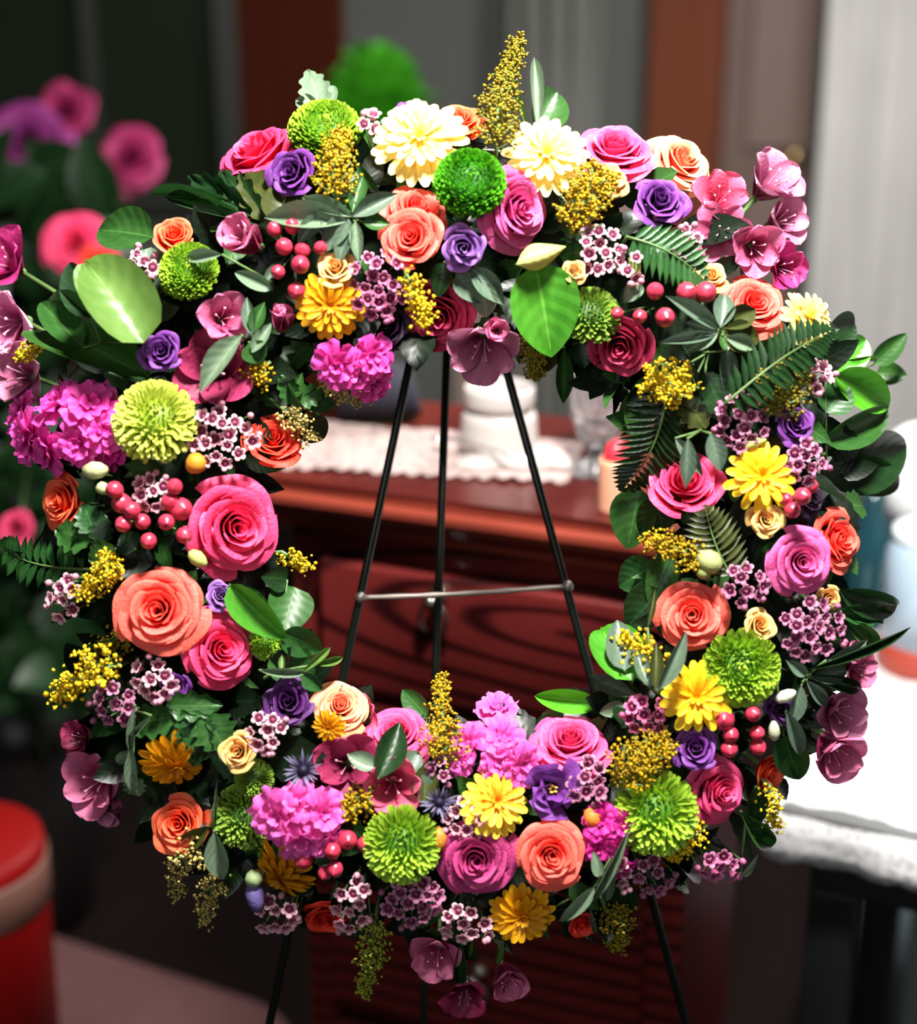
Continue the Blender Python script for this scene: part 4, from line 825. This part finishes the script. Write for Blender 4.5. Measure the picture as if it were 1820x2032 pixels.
alstro(1685, 1290, 60, 'rose', 'tiny pink alstroemeria bud under the waxflowers at the right rim', (.4, .0), .0, -.3, st=False)
alstro(720, 1420, 70, 'rd', 'small rosy alstroemeria petals left of the pink rose on the lower inner rim', (-.3, .2), -.004)

for a in [
 (280, 522, 62, 70, 5, 'pale', 'white-pink waxflowers left of the green button chrysanthemum at the upper left'),
 (440, 868, 150, 135, 17, 'pale', 'wide pale waxflower sprig between the lime chrysanthemum and the red-orange rose'),
 (300, 975, 82, 78, 8, 'pale', 'pale waxflowers resting over the large berry cluster at the left'),
 (127, 1185, 72, 105, 7, 'pale', 'pale waxflowers at the left rim beside a small gold plume'),
 (303, 1348, 105, 92, 9, 'pale', 'pale waxflowers directly under the large coral rose'),
 (222, 1398, 92, 105, 9, 'mauve', 'mauve waxflowers at the lower left rim beside the gold plume'),
 (752, 560, 125, 160, 19, 'pink', 'dense mauve pink waxflower sprig right of the orange gold chrysanthemum'),
 (1192, 500, 95, 125, 12, 'pale', 'pale waxflower sprig below the gold plume at the top right'),
 (1368, 482, 52, 78, 7, 'pale', 'tiny pale waxflower buds under the purple lisianthus at the top right'),
 (1472, 840, 112, 125, 14, 'mauve', 'mauve waxflower sprig left of the small purple lisianthus at the right'),
 (1628, 748, 62, 68, 5, 'pale', 'pale waxflowers at the right rim above the bright green leaf'),
 (1600, 918, 95, 92, 10, 'mauve', 'mauve waxflowers right of the bright yellow chrysanthemum'),
 (1480, 1160, 88, 92, 9, 'mauve', 'mauve waxflowers left of the orchid pink rose'),
 (1612, 1248, 140, 130, 19, 'mauve', 'large mauve waxflower sprig under the orchid pink rose at the right rim'),
 (1282, 1422, 95, 85, 11, 'rosy', 'rosy pink waxflowers left of the yellow chrysanthemum at the lower right'),
 (1162, 1552, 85, 100, 9, 'mauve', 'mauve waxflowers right of the open purple lisianthus'),
 (530, 1452, 88, 90, 8, 'pale', 'whitish waxflowers right of the small yellow spray rose at the lower left'),
 (925, 1628, 92, 95, 9, 'pale', 'pale waxflowers over the dark mauve rose at the bottom'),
 (818, 1790, 130, 110, 16, 'mauve', 'mauve waxflower sprig under the green spiky chrysanthemum at the bottom'),
 (698, 1800, 80, 130, 10, 'pale', 'pale waxflowers right of the half-hidden red rose at the bottom'),
 (545, 1818, 95, 85, 8, 'pale', 'pale waxflowers under the bent amber chrysanthemum'),
 (930, 1835, 125, 75, 9, 'pale', 'pale waxflowers left of the golden chrysanthemum at the bottom rim'),
 (1300, 1735, 82, 105, 7, 'mauve', 'mauve waxflowers below the lime spidery chrysanthemum at the lower right'),
 (1432, 1722, 95, 55, 8, 'pink', 'pink waxflowers at the lower right rim beside a curved grey leaf'),
 (735, 245, 45, 48, 4, 'pale', 'three pale waxflower buds left of the large pale yellow chrysanthemum'),
 (1258, 535, 45, 60, 3, 'pale', 'white waxflower buds below the fern at the upper right'),
 (880, 1530, 60, 60, 4, 'mauve', 'few mauve waxflowers beside the gold spire foot on the lower inner rim'),
 (1235, 1735, 55, 70, 5, 'pale', 'pale waxflowers hanging below the deep magenta stock'),
]:
    waxf(*a)

berries([(564, 490, 36), (600, 497, 34), (596, 525, 38), (552, 540, 30), (588, 576, 36), (580, 450, 32, .0), (545, 455, 32, .0), (636, 492, 28, .0)], 'red berry cluster right of the pink trumpet alstroemeria at the upper left')
berries([(242, 999, 42), (228, 972, 36, .006), (346, 966, 34), (358, 1010, 48), (283, 1035, 34), (295, 1073, 34), (330, 1036, 34, .006), (365, 1062, 34), (245, 1040, 34, .004), (338, 996, 38), (262, 1012, 36, .006)], 'large red berry cluster between the left rim rose and the largest hot pink rose')
berries([(1300, 578, 36), (1362, 580, 42), (1400, 580, 44), (1320, 630, 40, .024), (1270, 628, 30), (1225, 622, 26)], 'red berry cluster under the fern at the upper right')
berries([(1436, 1428, 46), (1450, 1458, 34), (1494, 1417, 32), (1502, 1455, 32), (1504, 1482, 34), (1447, 1486, 36)], 'red berry cluster between the yellow chrysanthemum and small violet lisianthus at the lower right')
berries([(690, 1667, 40), (723, 1675, 32), (660, 1688, 36), (665, 1724, 34), (603, 1705, 40, .0), (645, 1732, 30, .0)], 'red berry cluster left of the green spiky chrysanthemum at the bottom')
berries([(1592, 985, 36, .02), (1572, 1012, 34), (1610, 965, 30), (1560, 990, 28)], 'dark pink berries right of the cream spray rose at the right rim')

plume([(985, 300), (988, 220), (1005, 150), (1032, 78)], 95, 26, 'olive', 'tall gold plume standing highest at the top of the wreath', .018, 520)
plume([(668, 400), (662, 350), (665, 300), (682, 262)], 90, 40, 'gold', 'gold plume in front of the green button chrysanthemum at the top left', .022, 300)
plume([(1140, 470), (1150, 420), (1170, 375), (1190, 345)], 100, 80, 'gold', 'broad gold plume right of the orchid pink rose at the top', .012, 380)
plume([(1385, 770), (1345, 762), (1290, 755)], 90, 70, 'yel', 'yellow feathery plume at the right inner rim above the dark fern', .012, 240)
plume([(1520, 825), (1545, 780), (1590, 738)], 110, 60, 'olive', 'olive gold plume left of the small purple lisianthus at the right', .01, 300)
plume([(1405, 1120), (1345, 1090), (1285, 1072)], 60, 40, 'gold', 'small olive plume on the right inner rim above the coral rose', .012, 170)
plume([(1325, 1345), (1285, 1300), (1240, 1262)], 60, 40, 'yel', 'yellow florets between the grey leaves on the right inner rim', .012, 120, 11)
plume([(1210, 1560), (1265, 1515), (1320, 1475)], 110, 60, 'gold', 'olive gold plume above the lime spidery chrysanthemum', .012, 380)
plume([(885, 1520), (880, 1450), (875, 1340)], 90, 20, 'gold', 'upright gold spire on the lower inner rim between two pink roses', .014, 260)
plume([(235, 1100), (215, 1130), (165, 1180)], 60, 50, 'yel', 'gold plume arching left of the large coral rose', .01, 180)
plume([(560, 1095), (610, 1128)], 40, 22, 'yel', 'tiny yellow plume peeping right of the largest hot pink rose', .004, 70)
plume([(235, 1320), (175, 1325), (120, 1385)], 75, 55, 'yel', 'yellow plume at the lower left rim above the mauve waxflowers', .012, 130, 12)
plume([(805, 540), (830, 600), (848, 638)], 42, 34, 'yel', 'bright yellow plume lying on the crimson rose at the upper inner rim', .02, 130, 9)
plume([(640, 745), (680, 770), (725, 790)], 55, 40, 'pale', 'faded gold plume under the magenta stock on the upper left inner rim', .004, 170)
plume([(745, 1820), (738, 1900), (722, 1972)], 75, 25, 'green', 'greenish plume hanging straight down from the bottom rim', .0, 240, 9)
plume([(400, 1660), (370, 1700), (345, 1730), (352, 1780)], 60, 30, 'pale', 'pale dried plume hanging at the lower left rim under the orange rose', .0, 120, 9)
plume([(430, 1700), (420, 1770), (405, 1835)], 50, 30, 'pale', 'second pale dried plume hanging lower, by the grey-green leaf at the lower left', .0, 130, 9)
plume([(740, 1565), (715, 1590), (690, 1610)], 60, 40, 'gold', 'small gold plume left of the rosy red alstroemeria', .012, 130)
plume([(1530, 1560), (1530, 1600), (1538, 1640)], 40, 25, 'yel', 'thin yellow plume pointing down at the lower right rim', .004, 80)
plume([(1200, 1800), (1225, 1830), (1225, 1880)], 80, 40, 'olive', 'olive plume at the bottom rim right of the red rosebud', .0, 220)
plume([(90, 680), (60, 695), (38, 705)], 36, 24, 'yel', 'tiny gold plume between two alstroemerias at the left edge', .01, 70)
plume([(535, 720), (520, 730), (505, 745)], 60, 50, 'gold', 'dim gold florets under the closed pink bud at the upper left', .0, 100)
plume([(1060, 660), (1060, 700), (1062, 745)], 55, 30, 'olive', 'olive plume hanging from the upper inner rim beside the central leaf', -.004, 160)
plume([(1400, 1640), (1370, 1670), (1335, 1702)], 40, 24, 'yel', 'yellow plume between the lime chrysanthemum and waxflowers at the lower right', .008, 90)
plume([(560, 810), (590, 840), (615, 870)], 50, 30, 'pale', 'faded plume beside the red-orange rose on the left inner rim', .0, 110)
plume([(300, 1240), (250, 1260), (190, 1290)], 60, 40, 'olive', 'olive plume in the gap left of the large coral rose', -.014, 110)

# ---------------------------------------------------------------- leaves
sprig([(285, 680, 165, 508, 118, 'ov2', 'light', .35, .02), (100, 655, 292, 742, 120, 'ov2', 'salal', -.3, .004), (165, 690, 78, 598, 62, 'ov', 'mid', .3), (180, 630, 135, 520, 62, 'ov', 'dark', -.2, .004)], 'large leathery leaves, one pale green, at the upper left rim', 'salal', .008, root=(200, 680))
sprig([(305, 470, 192, 455, 92, 'ov', 'mid', .25), (290, 560, 300, 490, 60, 'ov', 'grey', 0, -.006), (310, 640, 355, 520, 60, 'ov', 'grey', .2, -.012)], 'rounded green leaf beside the small orange rosebud at the upper left', 'mid', .006, root=(320, 500))
sprig([(500, 440, 330, 392, 36, 'la', 'mid'), (505, 430, 375, 345, 50, 'lo', 'dark'), (520, 450, 440, 335, 70, 'lo', 'dark'), (560, 440, 480, 340, 90, 'lo', 'olive'), (570, 450, 560, 360, 90, 'ov', 'olive', .3), (480, 450, 395, 420, 60, 'lo', 'mid'), (460, 400, 300, 385, 24, 'la', 'fern')], 'dark lobed leaves behind the small orange rosebud at the upper left', 'dark', -.006, root=(520, 450))
sprig([(640, 225, 612, 138, 66, 'lo', 'sage'), (640, 225, 588, 198, 34, 'la', 'sage'), (645, 222, 662, 168, 34, 'ov', 'sage'), (650, 225, 690, 210, 30, 'ov', 'sage')], 'grey-green lobed leaf standing at the top behind the green button chrysanthemum', 'sage', -.004, root=(645, 240))
sprig([(1068, 270, 1060, 116, 26, 'la', 'sage', 0, .01), (1060, 262, 1108, 180, 74, 'ov', 'mid', .3), (1045, 255, 1022, 190, 12, 'la', 'light')], 'pointed leaves standing right of the tall gold plume at the top', 'mid', -.01, root=(1060, 290))
sprig([(1062, 525, 1096, 708, 128, 'ov', 'bright', -.15, .0), (1025, 525, 1135, 486, 46, 'curl', 'lime', .2, .014)], 'large glossy bright green leaf with a folded pale leaf above it in the upper middle', 'bright', .02, root=(1050, 515))
sprig([(905, 545, 960, 600, 50, 'ov', 'grey'), (935, 530, 1000, 605, 44, 'la', 'grey'), (960, 560, 965, 630, 50, 'ov', 'sage', .2), (880, 520, 870, 590, 40, 'ov', 'dark')], 'dusky grey-green leaves under the pale purple lisianthus', 'grey', .0, root=(930, 530))
sprig([(690, 440, 526, 432, 52, 'la', 'sage', .1), (700, 430, 600, 392, 30, 'la', 'sage'), (690, 440, 672, 525, 34, 'la', 'grey'), (705, 440, 712, 520, 26, 'la', 'sage'), (700, 430, 790, 385, 36, 'la', 'grey'), (640, 425, 590, 485, 34, 'la', 'grey'), (690, 430, 640, 500, 42, 'ov', 'grey'), (720, 440, 775, 445, 30, 'la', 'mid'), (700, 420, 720, 350, 34, 'la', 'mid'), (690, 425, 680, 385, 30, 'lo', 'mid')], 'star-like branch of grey-green narrow leaves above the orange gold chrysanthemum', 'sage', .016, root=(695, 432))
sprig([(440, 505, 365, 515, 26, 'la', 'sage', 0, .01), (540, 575, 465, 540, 30, 'ov', 'sage'), (525, 560, 560, 520, 20, 'la', 'grey')], 'small grey leaves under the pink trumpet alstroemeria', 'sage', .012, root=(540, 560))
sprig([(480, 665, 398, 778, 44, 'la', 'sage', .2, .012), (500, 660, 525, 600, 30, 'la', 'mid'), (500, 665, 490, 590, 26, 'la', 'grey'), (495, 680, 520, 720, 50, 'ov', 'mid'), (500, 700, 540, 640, 26, 'la', 'sage')], 'grey-green leaf lying across the dark pink alstroemeria', 'mid', .012, root=(490, 675))
fern(1245, 470, 1398, 556, 120, 'short bright fern above the berries at the upper right', 'fern', .012, 13)
sprig([(1260, 510, 1340, 470, 50, 'ov', 'fern'), (1270, 560, 1240, 600, 34, 'ov', 'sage'), (1255, 500, 1262, 570, 22, 'la', 'lime')], 'dark leaf behind the short bright fern with a white-lit leaf below', 'fern', .0, root=(1265, 510))
fern(1440, 800, 1650, 658, 130, 'dark fern with crisp leaflets crossing the coral rose at the upper right', 'dark', .03, 19, .2)
sprig([(1425, 655, 1322, 588, 30, 'la', 'grey', .1), (1430, 650, 1438, 582, 40, 'la', 'grey'), (1420, 665, 1308, 680, 22, 'la', 'grey'), (1430, 650, 1500, 615, 44, 'la', 'olive'), (1435, 665, 1508, 672, 60, 'ov', 'olive'), (1425, 660, 1360, 640, 30, 'la', 'grey'), (1425, 660, 1358, 700, 26, 'la', 'sage'), (1440, 670, 1500, 690, 30, 'la', 'sage')], 'spray of narrow grey leaves between the berries and the dark fern at the upper right', 'grey', .024, root=(1428, 658))
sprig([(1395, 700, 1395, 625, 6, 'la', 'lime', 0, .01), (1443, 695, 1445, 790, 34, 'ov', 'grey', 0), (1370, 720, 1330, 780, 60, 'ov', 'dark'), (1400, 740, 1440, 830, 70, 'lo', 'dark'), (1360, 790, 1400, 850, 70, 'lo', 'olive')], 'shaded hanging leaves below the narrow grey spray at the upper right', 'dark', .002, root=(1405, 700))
fern(1325, 770, 1238, 968, 150, 'long dark fern hanging over the crystal vase on the right inner rim', 'dark', .008, 18, -.2)
sprig([(1270, 970, 1245, 1090, 86, 'ov', 'mid', .3), (1330, 985, 1270, 1060, 70, 'ov', 'dark'), (1300, 1120, 1228, 1165, 70, 'ov', 'fern', .2), (1310, 1170, 1245, 1245, 84, 'ov', 'dark'), (1330, 1100, 1290, 1200, 60, 'ov', 'mid')], 'dark round leaves lining the right inner rim below the hot pink open rose', 'mid', -.004, root=(1310, 1060))
sprig([(1255, 1350, 1190, 1240, 96, 'ov2', 'bright', .2, .01), (1240, 1330, 1225, 1230, 60, 'ov', 'grey', 0, .014), (1190, 1395, 1060, 1382, 46, 'ov', 'vg', 0, -.012), (1260, 1380, 1170, 1340, 34, 'la', 'grey'), (1240, 1400, 1190, 1415, 30, 'ov', 'sage'), (1220, 1350, 1180, 1365, 26, 'ov', 'grey'), (1250, 1410, 1235, 1440, 60, 'ov', 'dark')], 'green leaves crowding the lower right inner rim above the pink rose', 'mid', .0, root=(1250, 1360))
sprig([(1305, 1370, 1362, 1252, 30, 'la', 'grey', .1, .012), (1300, 1368, 1302, 1275, 26, 'la', 'olive', 0, .008), (1290, 1365, 1262, 1290, 30, 'la', 'grey'), (1285, 1245, 1300, 1170, 12, 'la', 'olive', 0, .0)], 'three-pointed grey leaves in front of the coral rose on the right inner rim', 'grey', .022, root=(1300, 1372))
fern(1455, 1150, 1400, 1010, 120, 'fern with arching fingers between the cream spray rose and the waxflowers on the right', 'olive', .006, 12)
sprig([(1340, 870, 1395, 945, 26, 'la', 'grey'), (1365, 870, 1360, 968, 30, 'la', 'grey', 0, .02), (1410, 860, 1430, 935, 38, 'la', 'grey', 0, .02)], 'two grey leaves hanging over the hot pink open rose on the right', 'grey', .016, root=(1390, 855))
sprig([(455, 1160, 568, 1268, 66, 'ov', 'bright', .3, .012), (585, 1165, 558, 1262, 86, 'ov', 'mid', -.2), (560, 1255, 640, 1290, 60, 'ov', 'fern', .2, .01), (570, 1150, 520, 1145, 50, 'ov', 'dark'), (540, 1290, 625, 1345, 84, 'ov', 'mid', 0, -.004), (470, 1170, 540, 1250, 50, 'ov', 'mid', -.3)], 'glossy green leaves on the left inner rim under the largest hot pink rose', 'mid', .0, root=(555, 1262))
sprig([(515, 1330, 612, 1335, 18, 'la', 'sage'), (600, 1335, 655, 1285, 16, 'la', 'light'), (620, 1320, 680, 1305, 16, 'la', 'light'), (560, 1335, 560, 1300, 12, 'la', 'light'), (600, 1340, 640, 1370, 30, 'ov', 'fern')], 'pale green twig forking out over the left inner rim above the dark purple lisianthus', 'light', .014, root=(540, 1335), name='twig_sprig')
sprig([(350, 1420, 250, 1440, 70, 'lo', 'mid'), (400, 1430, 330, 1470, 80, 'lo', 'fern'), (410, 1420, 450, 1490, 90, 'lo', 'mid'), (380, 1410, 400, 1490, 80, 'lo', 'fern'), (330, 1400, 440, 1400, 60, 'lo', 'mid'), (395, 1430, 385, 1520, 70, 'lo', 'dark')], 'feathery lobed leaves left of the small yellow spray rose at the lower left', 'mid', .004, root=(380, 1420))
sprig([(268, 1400, 262, 1500, 16, 'la', 'sage'), (300, 1420, 250, 1475, 12, 'la', 'sage'), (262, 1480, 268, 1575, 24, 'la', 'sage'), (255, 1490, 232, 1515, 20, 'ov', 'sage'), (262, 1540, 275, 1580, 44, 'lo', 'sage')], 'pale grey-green forked stem left of the amber chrysanthemum at the lower left', 'sage', .016, root=(265, 1410), name='twig_sprig')
fern(185, 1130, 5, 1075, 110, 'dark fern reaching past the left edge under the orange-red rose', 'fern', -.006, 14)
sprig([(190, 1060, 165, 1000, 60, 'lo', 'fern'), (180, 1075, 110, 1050, 70, 'lo', 'mid'), (200, 1080, 205, 1020, 50, 'lo', 'dark'), (230, 1090, 175, 1110, 60, 'lo', 'mid'), (270, 1090, 240, 1060, 50, 'ov', 'dark')], 'lobed green leaves between the orange-red rose and the large berry cluster', 'fern', .004, root=(200, 1080))
sprig([(750, 1545, 793, 1434, 56, 'la', 'dark', .15, .014), (745, 1520, 690, 1498, 34, 'ov', 'sage', .2, .016), (805, 1530, 830, 1490, 44, 'ov', 'grey'), (840, 1600, 850, 1510, 50, 'la', 'olive'), (830, 1540, 845, 1570, 50, 'ov', 'grey')], 'dark pointed leaf standing in front of the pink rose on the lower inner rim', 'grey', .008, root=(790, 1530))
sprig([(850, 1425, 798, 1368, 44, 'ov', 'mid')], 'single green leaf poking above the pink rose left of the gold spire', 'mid', -.008)
sprig([(425, 1650, 442, 1745, 44, 'la', 'sage', 0, .01), (420, 1700, 452, 1690, 30, 'lo', 'sage'), (415, 1640, 360, 1680, 36, 'la', 'olive'), (430, 1640, 432, 1540, 6, 'la', 'sage')], 'grey-green leaf on a long thin stem hanging at the lower left rim', 'sage', .0, root=(425, 1640))
sprig([(1555, 1460, 1588, 1548, 64, 'ov', 'fern', .2), (1560, 1410, 1590, 1500, 30, 'la', 'grey', 0, .014), (1540, 1340, 1480, 1395, 34, 'ov', 'grey')], 'dark green leaf at the right rim behind the small orange hanging rose', 'mid', .0, root=(1555, 1440))
sprig([(1470, 1610, 1530, 1680, 40, 'la', 'mid'), (1480, 1640, 1530, 1650, 30, 'ov', 'fern'), (1500, 1560, 1500, 1640, 40, 'ov', 'dark'), (1470, 1740, 1505, 1695, 14, 'la', 'sage', 0, .01)], 'green leaves with a curved grey one at the lower right rim by the pink waxflowers', 'mid', .0, root=(1480, 1620))
sprig([(1665, 1170, 1785, 1205, 56, 'ov', 'dark', .3), (1650, 1215, 1770, 1220, 44, 'lo', 'fern'), (1680, 1230, 1740, 1290, 40, 'la', 'mid')], 'dark pointed leaves sticking out at the right rim beside the blue jar candle', 'dark', -.006, root=(1660, 1190))
sprig([(1600, 1330, 1805, 1245, 16, 'la', 'dark'), (1610, 1340, 1708, 1365, 30, 'la', 'dark'), (1610, 1345, 1680, 1330, 34, 'la', 'grey'), (1600, 1340, 1560, 1310, 24, 'la', 'grey'), (1640, 1310, 1720, 1270, 20, 'la', 'grey'), (1600, 1350, 1640, 1400, 26, 'la', 'grey'), (1590, 1360, 1570, 1440, 30, 'la', 'grey')], 'thin dark leaves reaching right over the drooping alstroemeria at the right rim', 'dark', .012, root=(1605, 1340))
sprig([(1650, 740, 1722, 672, 64, 'ov', 'bright', 0, 0), (1655, 745, 1768, 808, 78, 'ov', 'vg', 0, .01), (1630, 875, 1768, 812, 66, 'ov', 'mid', .3), (1735, 722, 1800, 662, 46, 'ov', 'mid', 0, -.03), (1740, 740, 1800, 745, 50, 'ov', 'salal', 0, -.05), (1640, 820, 1680, 760, 70, 'ov', 'fern', -.2), (1660, 720, 1740, 715, 10, 'la', 'light', 0, -.01)], 'bright green leafy shoot sticking out at the right rim', 'bright', -.03, root=(1645, 760))
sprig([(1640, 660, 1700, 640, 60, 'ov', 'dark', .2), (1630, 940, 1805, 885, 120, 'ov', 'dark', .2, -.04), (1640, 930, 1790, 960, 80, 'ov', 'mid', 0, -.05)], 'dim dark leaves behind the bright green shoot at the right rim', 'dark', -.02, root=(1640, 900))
sprig([(590, 800, 555, 745, 44, 'lo', 'mid'), (600, 790, 665, 805, 50, 'lo', 'fern'), (590, 800, 640, 770, 50, 'lo', 'mid'), (580, 790, 600, 740, 30, 'la', 'mid'), (600, 830, 645, 870, 60, 'ov', 'dark')], 'lobed green leaves right of the red-orange rose on the left inner rim', 'mid', .0, root=(585, 800))
sprig([(1120, 690, 1118, 800, 34, 'la', 'mid'), (1150, 680, 1160, 730, 50, 'ov', 'dark'), (1095, 690, 1080, 740, 34, 'ov', 'olive')], 'dim narrow leaf hanging beneath the dark green chrysanthemum over the wall', 'mid', -.02, root=(1120, 690))
sprig([(1250, 1640, 1165, 1800, 16, 'la', 'sage'), (1180, 1760, 1110, 1830, 26, 'ov', 'sage'), (1190, 1740, 1178, 1690, 22, 'ov', 'sage'), (1210, 1720, 1205, 1790, 20, 'ov', 'sage'), (1170, 1800, 1180, 1850, 10, 'la', 'sage')], 'thick pale green budded stem bending down beside the bright coral rose', 'sage', .022, root=(1255, 1635), name='stem_with_buds')
sprig([(915, 1860, 912, 1950, 26, 'la', 'fern'), (940, 1850, 930, 1900, 8, 'la', 'light'), (1000, 1870, 985, 1910, 14, 'la', 'light')], 'narrow green leaf hanging between the bottom alstroemerias', 'fern', .0, root=(925, 1850))
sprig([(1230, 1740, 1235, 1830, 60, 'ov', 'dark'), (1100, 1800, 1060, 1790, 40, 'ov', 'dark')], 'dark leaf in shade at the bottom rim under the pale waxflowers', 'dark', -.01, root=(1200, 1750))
bud(165, 935, 215, 932, 34, ('#a8b070', '#f2f0c8'), 'cream green bud above the large berry cluster at the left')
bud(215, 965, 190, 972, 24, ('#a8b070', '#f2f0c8'), 'small cream bud just under the larger cream green bud at the left')
bud(375, 1095, 410, 1122, 28, ('#a0ac50', '#ecec9c'), 'yellow-green bud between the berries and the largest hot pink rose')
bud(1430, 1130, 1385, 1098, 44, ('#8c9c50', '#dfe2a4'), 'pale green bud on the right inner rim beside the small olive plume')
bud(1400, 1150, 1395, 1120, 30, ('#7c8c40', '#c8cc88'), 'smaller green bud under the pale green bud on the right')
bud(1538, 1470, 1535, 1430, 22, ('#b8c098', '#f2f0dc'), 'cream bud left of the small violet lisianthus at the right rim')
bud(1540, 1390, 1580, 1372, 24, ('#c8ccb0', '#fbf8ee'), 'white bud on top of the small violet lisianthus at the right rim')
bud(500, 1745, 512, 1812, 36, ('#4a3a78', '#9c8cc8'), 'lavender bud hanging beneath the bent amber chrysanthemum')
bud(520, 1735, 487, 1752, 34, ('#7c9458', '#c8d8a8'), 'pale green bud left of the bent amber chrysanthemum')
bud(870, 1640, 872, 1690, 30, ('#e07818', '#ffb058'), 'orange bud between the green spiky chrysanthemum and the dark mauve rose')
bud(1185, 1640, 1165, 1605, 34, ('#e07020', '#ffa050'), 'orange bud between the coral rose and the deep magenta stock')
bud(405, 905, 372, 935, 40, ('#c07810', '#f0b040'), 'round amber bud under the wide pale waxflower sprig at the left')
bud(672, 1595, 684, 1632, 22, ('#b0a860', '#f6f0b0'), 'cream yellow bud right of the lower left magenta stock')
bud(1460, 890, 1522, 872, 20, ('#a0a850', '#dcd888'), 'tiny yellow-green bud on top of the bright yellow chrysanthemum')
thistle(602, 1528, 80, 'grey-violet sea holly above the lower left magenta stock')
thistle(872, 1592, 72, 'dark sea holly right of the green spiky chrysanthemum')
thistle(1000, 1400, 30, 'tiny dry sea holly tip above the orchid magenta stock')
# ================================================================ SECOND ARRANGEMENT, behind at the left
COL.update(fpur=('#5a1048', '#963882'), fmag=('#7c1040', '#b03068'), fbei=('#5c4a44', '#8a766c'))  # far rose colours, darkened to hold the dimmer light at the left
def at_d(px, py, t): return CAM + ray(px, py) * t
def far_rose(px, py, size, t, col, label, kind='open', tilt=(0, .1)):
    o = thing('rose', label, 'rose', frame(at_d(px, py, t), axis_of(900, 900, tilt), px * .1, size / 2 * S * t / D), 'roses of the second bouquet behind at the left'); n, op, sd, wv = {'open': (26, 1.0, 3, .018), 'half': (22, .75, 5, .022)}[kind]
    for me in rose_proto(kind, n, op, sd, wv): put('petal', me, petal_mat(*COL[col], lo=.45, hi=1.05), o)
    foot = at_d(60, 900, 2.5); put('stem', tube_mesh('stem', [(0, 0, -.5), o.matrix_world.inverted() @ foot], .03, 5), M_STEM, o)
far_rose(48, 275, 190, 2.6, 'fpur', 'blurred purple rose high in the second bouquet at the left edge')
far_rose(125, 215, 130, 2.75, 'fmag', 'blurred magenta rose topmost in the second bouquet behind', 'half')
far_rose(255, 308, 150, 2.6, 'fmag', 'blurred pink rose at the right side of the second bouquet behind')
far_rose(70, 355, 130, 2.7, 'fpur', 'blurred dark purple rose below the purple one at the left edge', 'half')
far_rose(145, 478, 150, 2.1, 'hot', 'blurred red-pink rose behind the upper left leaves of the wreath')
far_rose(190, 525, 95, 2.05, 'red', 'blurred red rose touching the pale green leaf at the upper left', 'half')
far_rose(30, 1050, 85, 1.7, 'crim', 'blurred crimson rose at the left edge behind the dark fern', 'half')
far_rose(165, 318, 80, 2.6, 'fbei', 'blurred beige rose between the purple and pink roses of the second bouquet')
rn = random.Random(3); vs = []; fs = []; av = []; au = []; bl = blade('ovate', .34, .2, -.6, .1, 3, 6)
for k in range(520):
    a = at_d(rn.uniform(-160, 220), rn.uniform(330, 1420), rn.uniform(2.3, 2.75)); d = Vector((rn.gauss(0, 1), rn.gauss(-.5, .6), rn.gauss(.2, 1))).normalized(); z = (N + Vector((rn.gauss(0, .5), 0, rn.gauss(0, .5)))); z = (z - d * z.dot(d)).normalized(); y = z.cross(d); L = rn.uniform(.07, .13); off = len(vs)
    for p in bl[0]: vs.append(a + d * (p[0] * L) + y * (p[1] * L) + z * (p[2] * L))
    fs += [tuple(i + off for i in f) for f in bl[1]]; av += bl[2]; au += bl[3]
o = put('background_foliage', mesh('background_foliage', vs, fs, av, True, au), leaf_mat(*LC['dark']), None, None, 'stuff'); tag(o, 'dark blurred greenery of the second bouquet behind the left side', 'foliage')
Pb = at_d(40, 1400, 2.5); vz2 = thing('floor_vase', 'tall dark vase in shadow holding the second bouquet at the left', 'vase', Matrix.Translation((Pb.x, Pb.y, 0)))
put('vase_body', lathe('vase_body', [(.07, 0), (.09, .02), (.12, .25), (.08, Pb.z - .05), (.10, Pb.z + .02), (.09, Pb.z + .02), (.07, Pb.z - .05)], 32), plain('dark_vase', '#0e0c0c', .4), vz2)
# round-leaved plant in the far back (the bright green blur over the wreath's top)
Pg = at_d(738, 235, 3.4); pg = thing('green_plant', 'bright green round-leaved plant blurred far behind the top of the wreath', 'plant', Matrix.Translation((Pg.x, Pg.y, 0)))
put('plant_pot', lathe('plant_pot', [(.11, 0), (.13, .02), (.16, .30), (.15, .30), (.12, .05)], 28), plain('pot_dark', '#2a2420', .6), pg)
put('plant_stem', tube_mesh('plant_stem', [(0, 0, .1), (.01, 0, Pg.z)], .012, 8), M_STEM, pg)
for k in range(34):
    q = k * 2.4; Mx = Matrix.Translation((.01, 0, Pg.z - .13 + .004 * k)) @ Matrix.Rotation(q, 4, 'Z') @ Matrix.Rotation(.5 - .055 * k, 4, 'Y') @ Matrix.Diagonal((.17, .10, .13, 1)); put('leaf', LFM['ov'], leaf_mat('#3f9c1c', '#62c032'), pg, Mx)
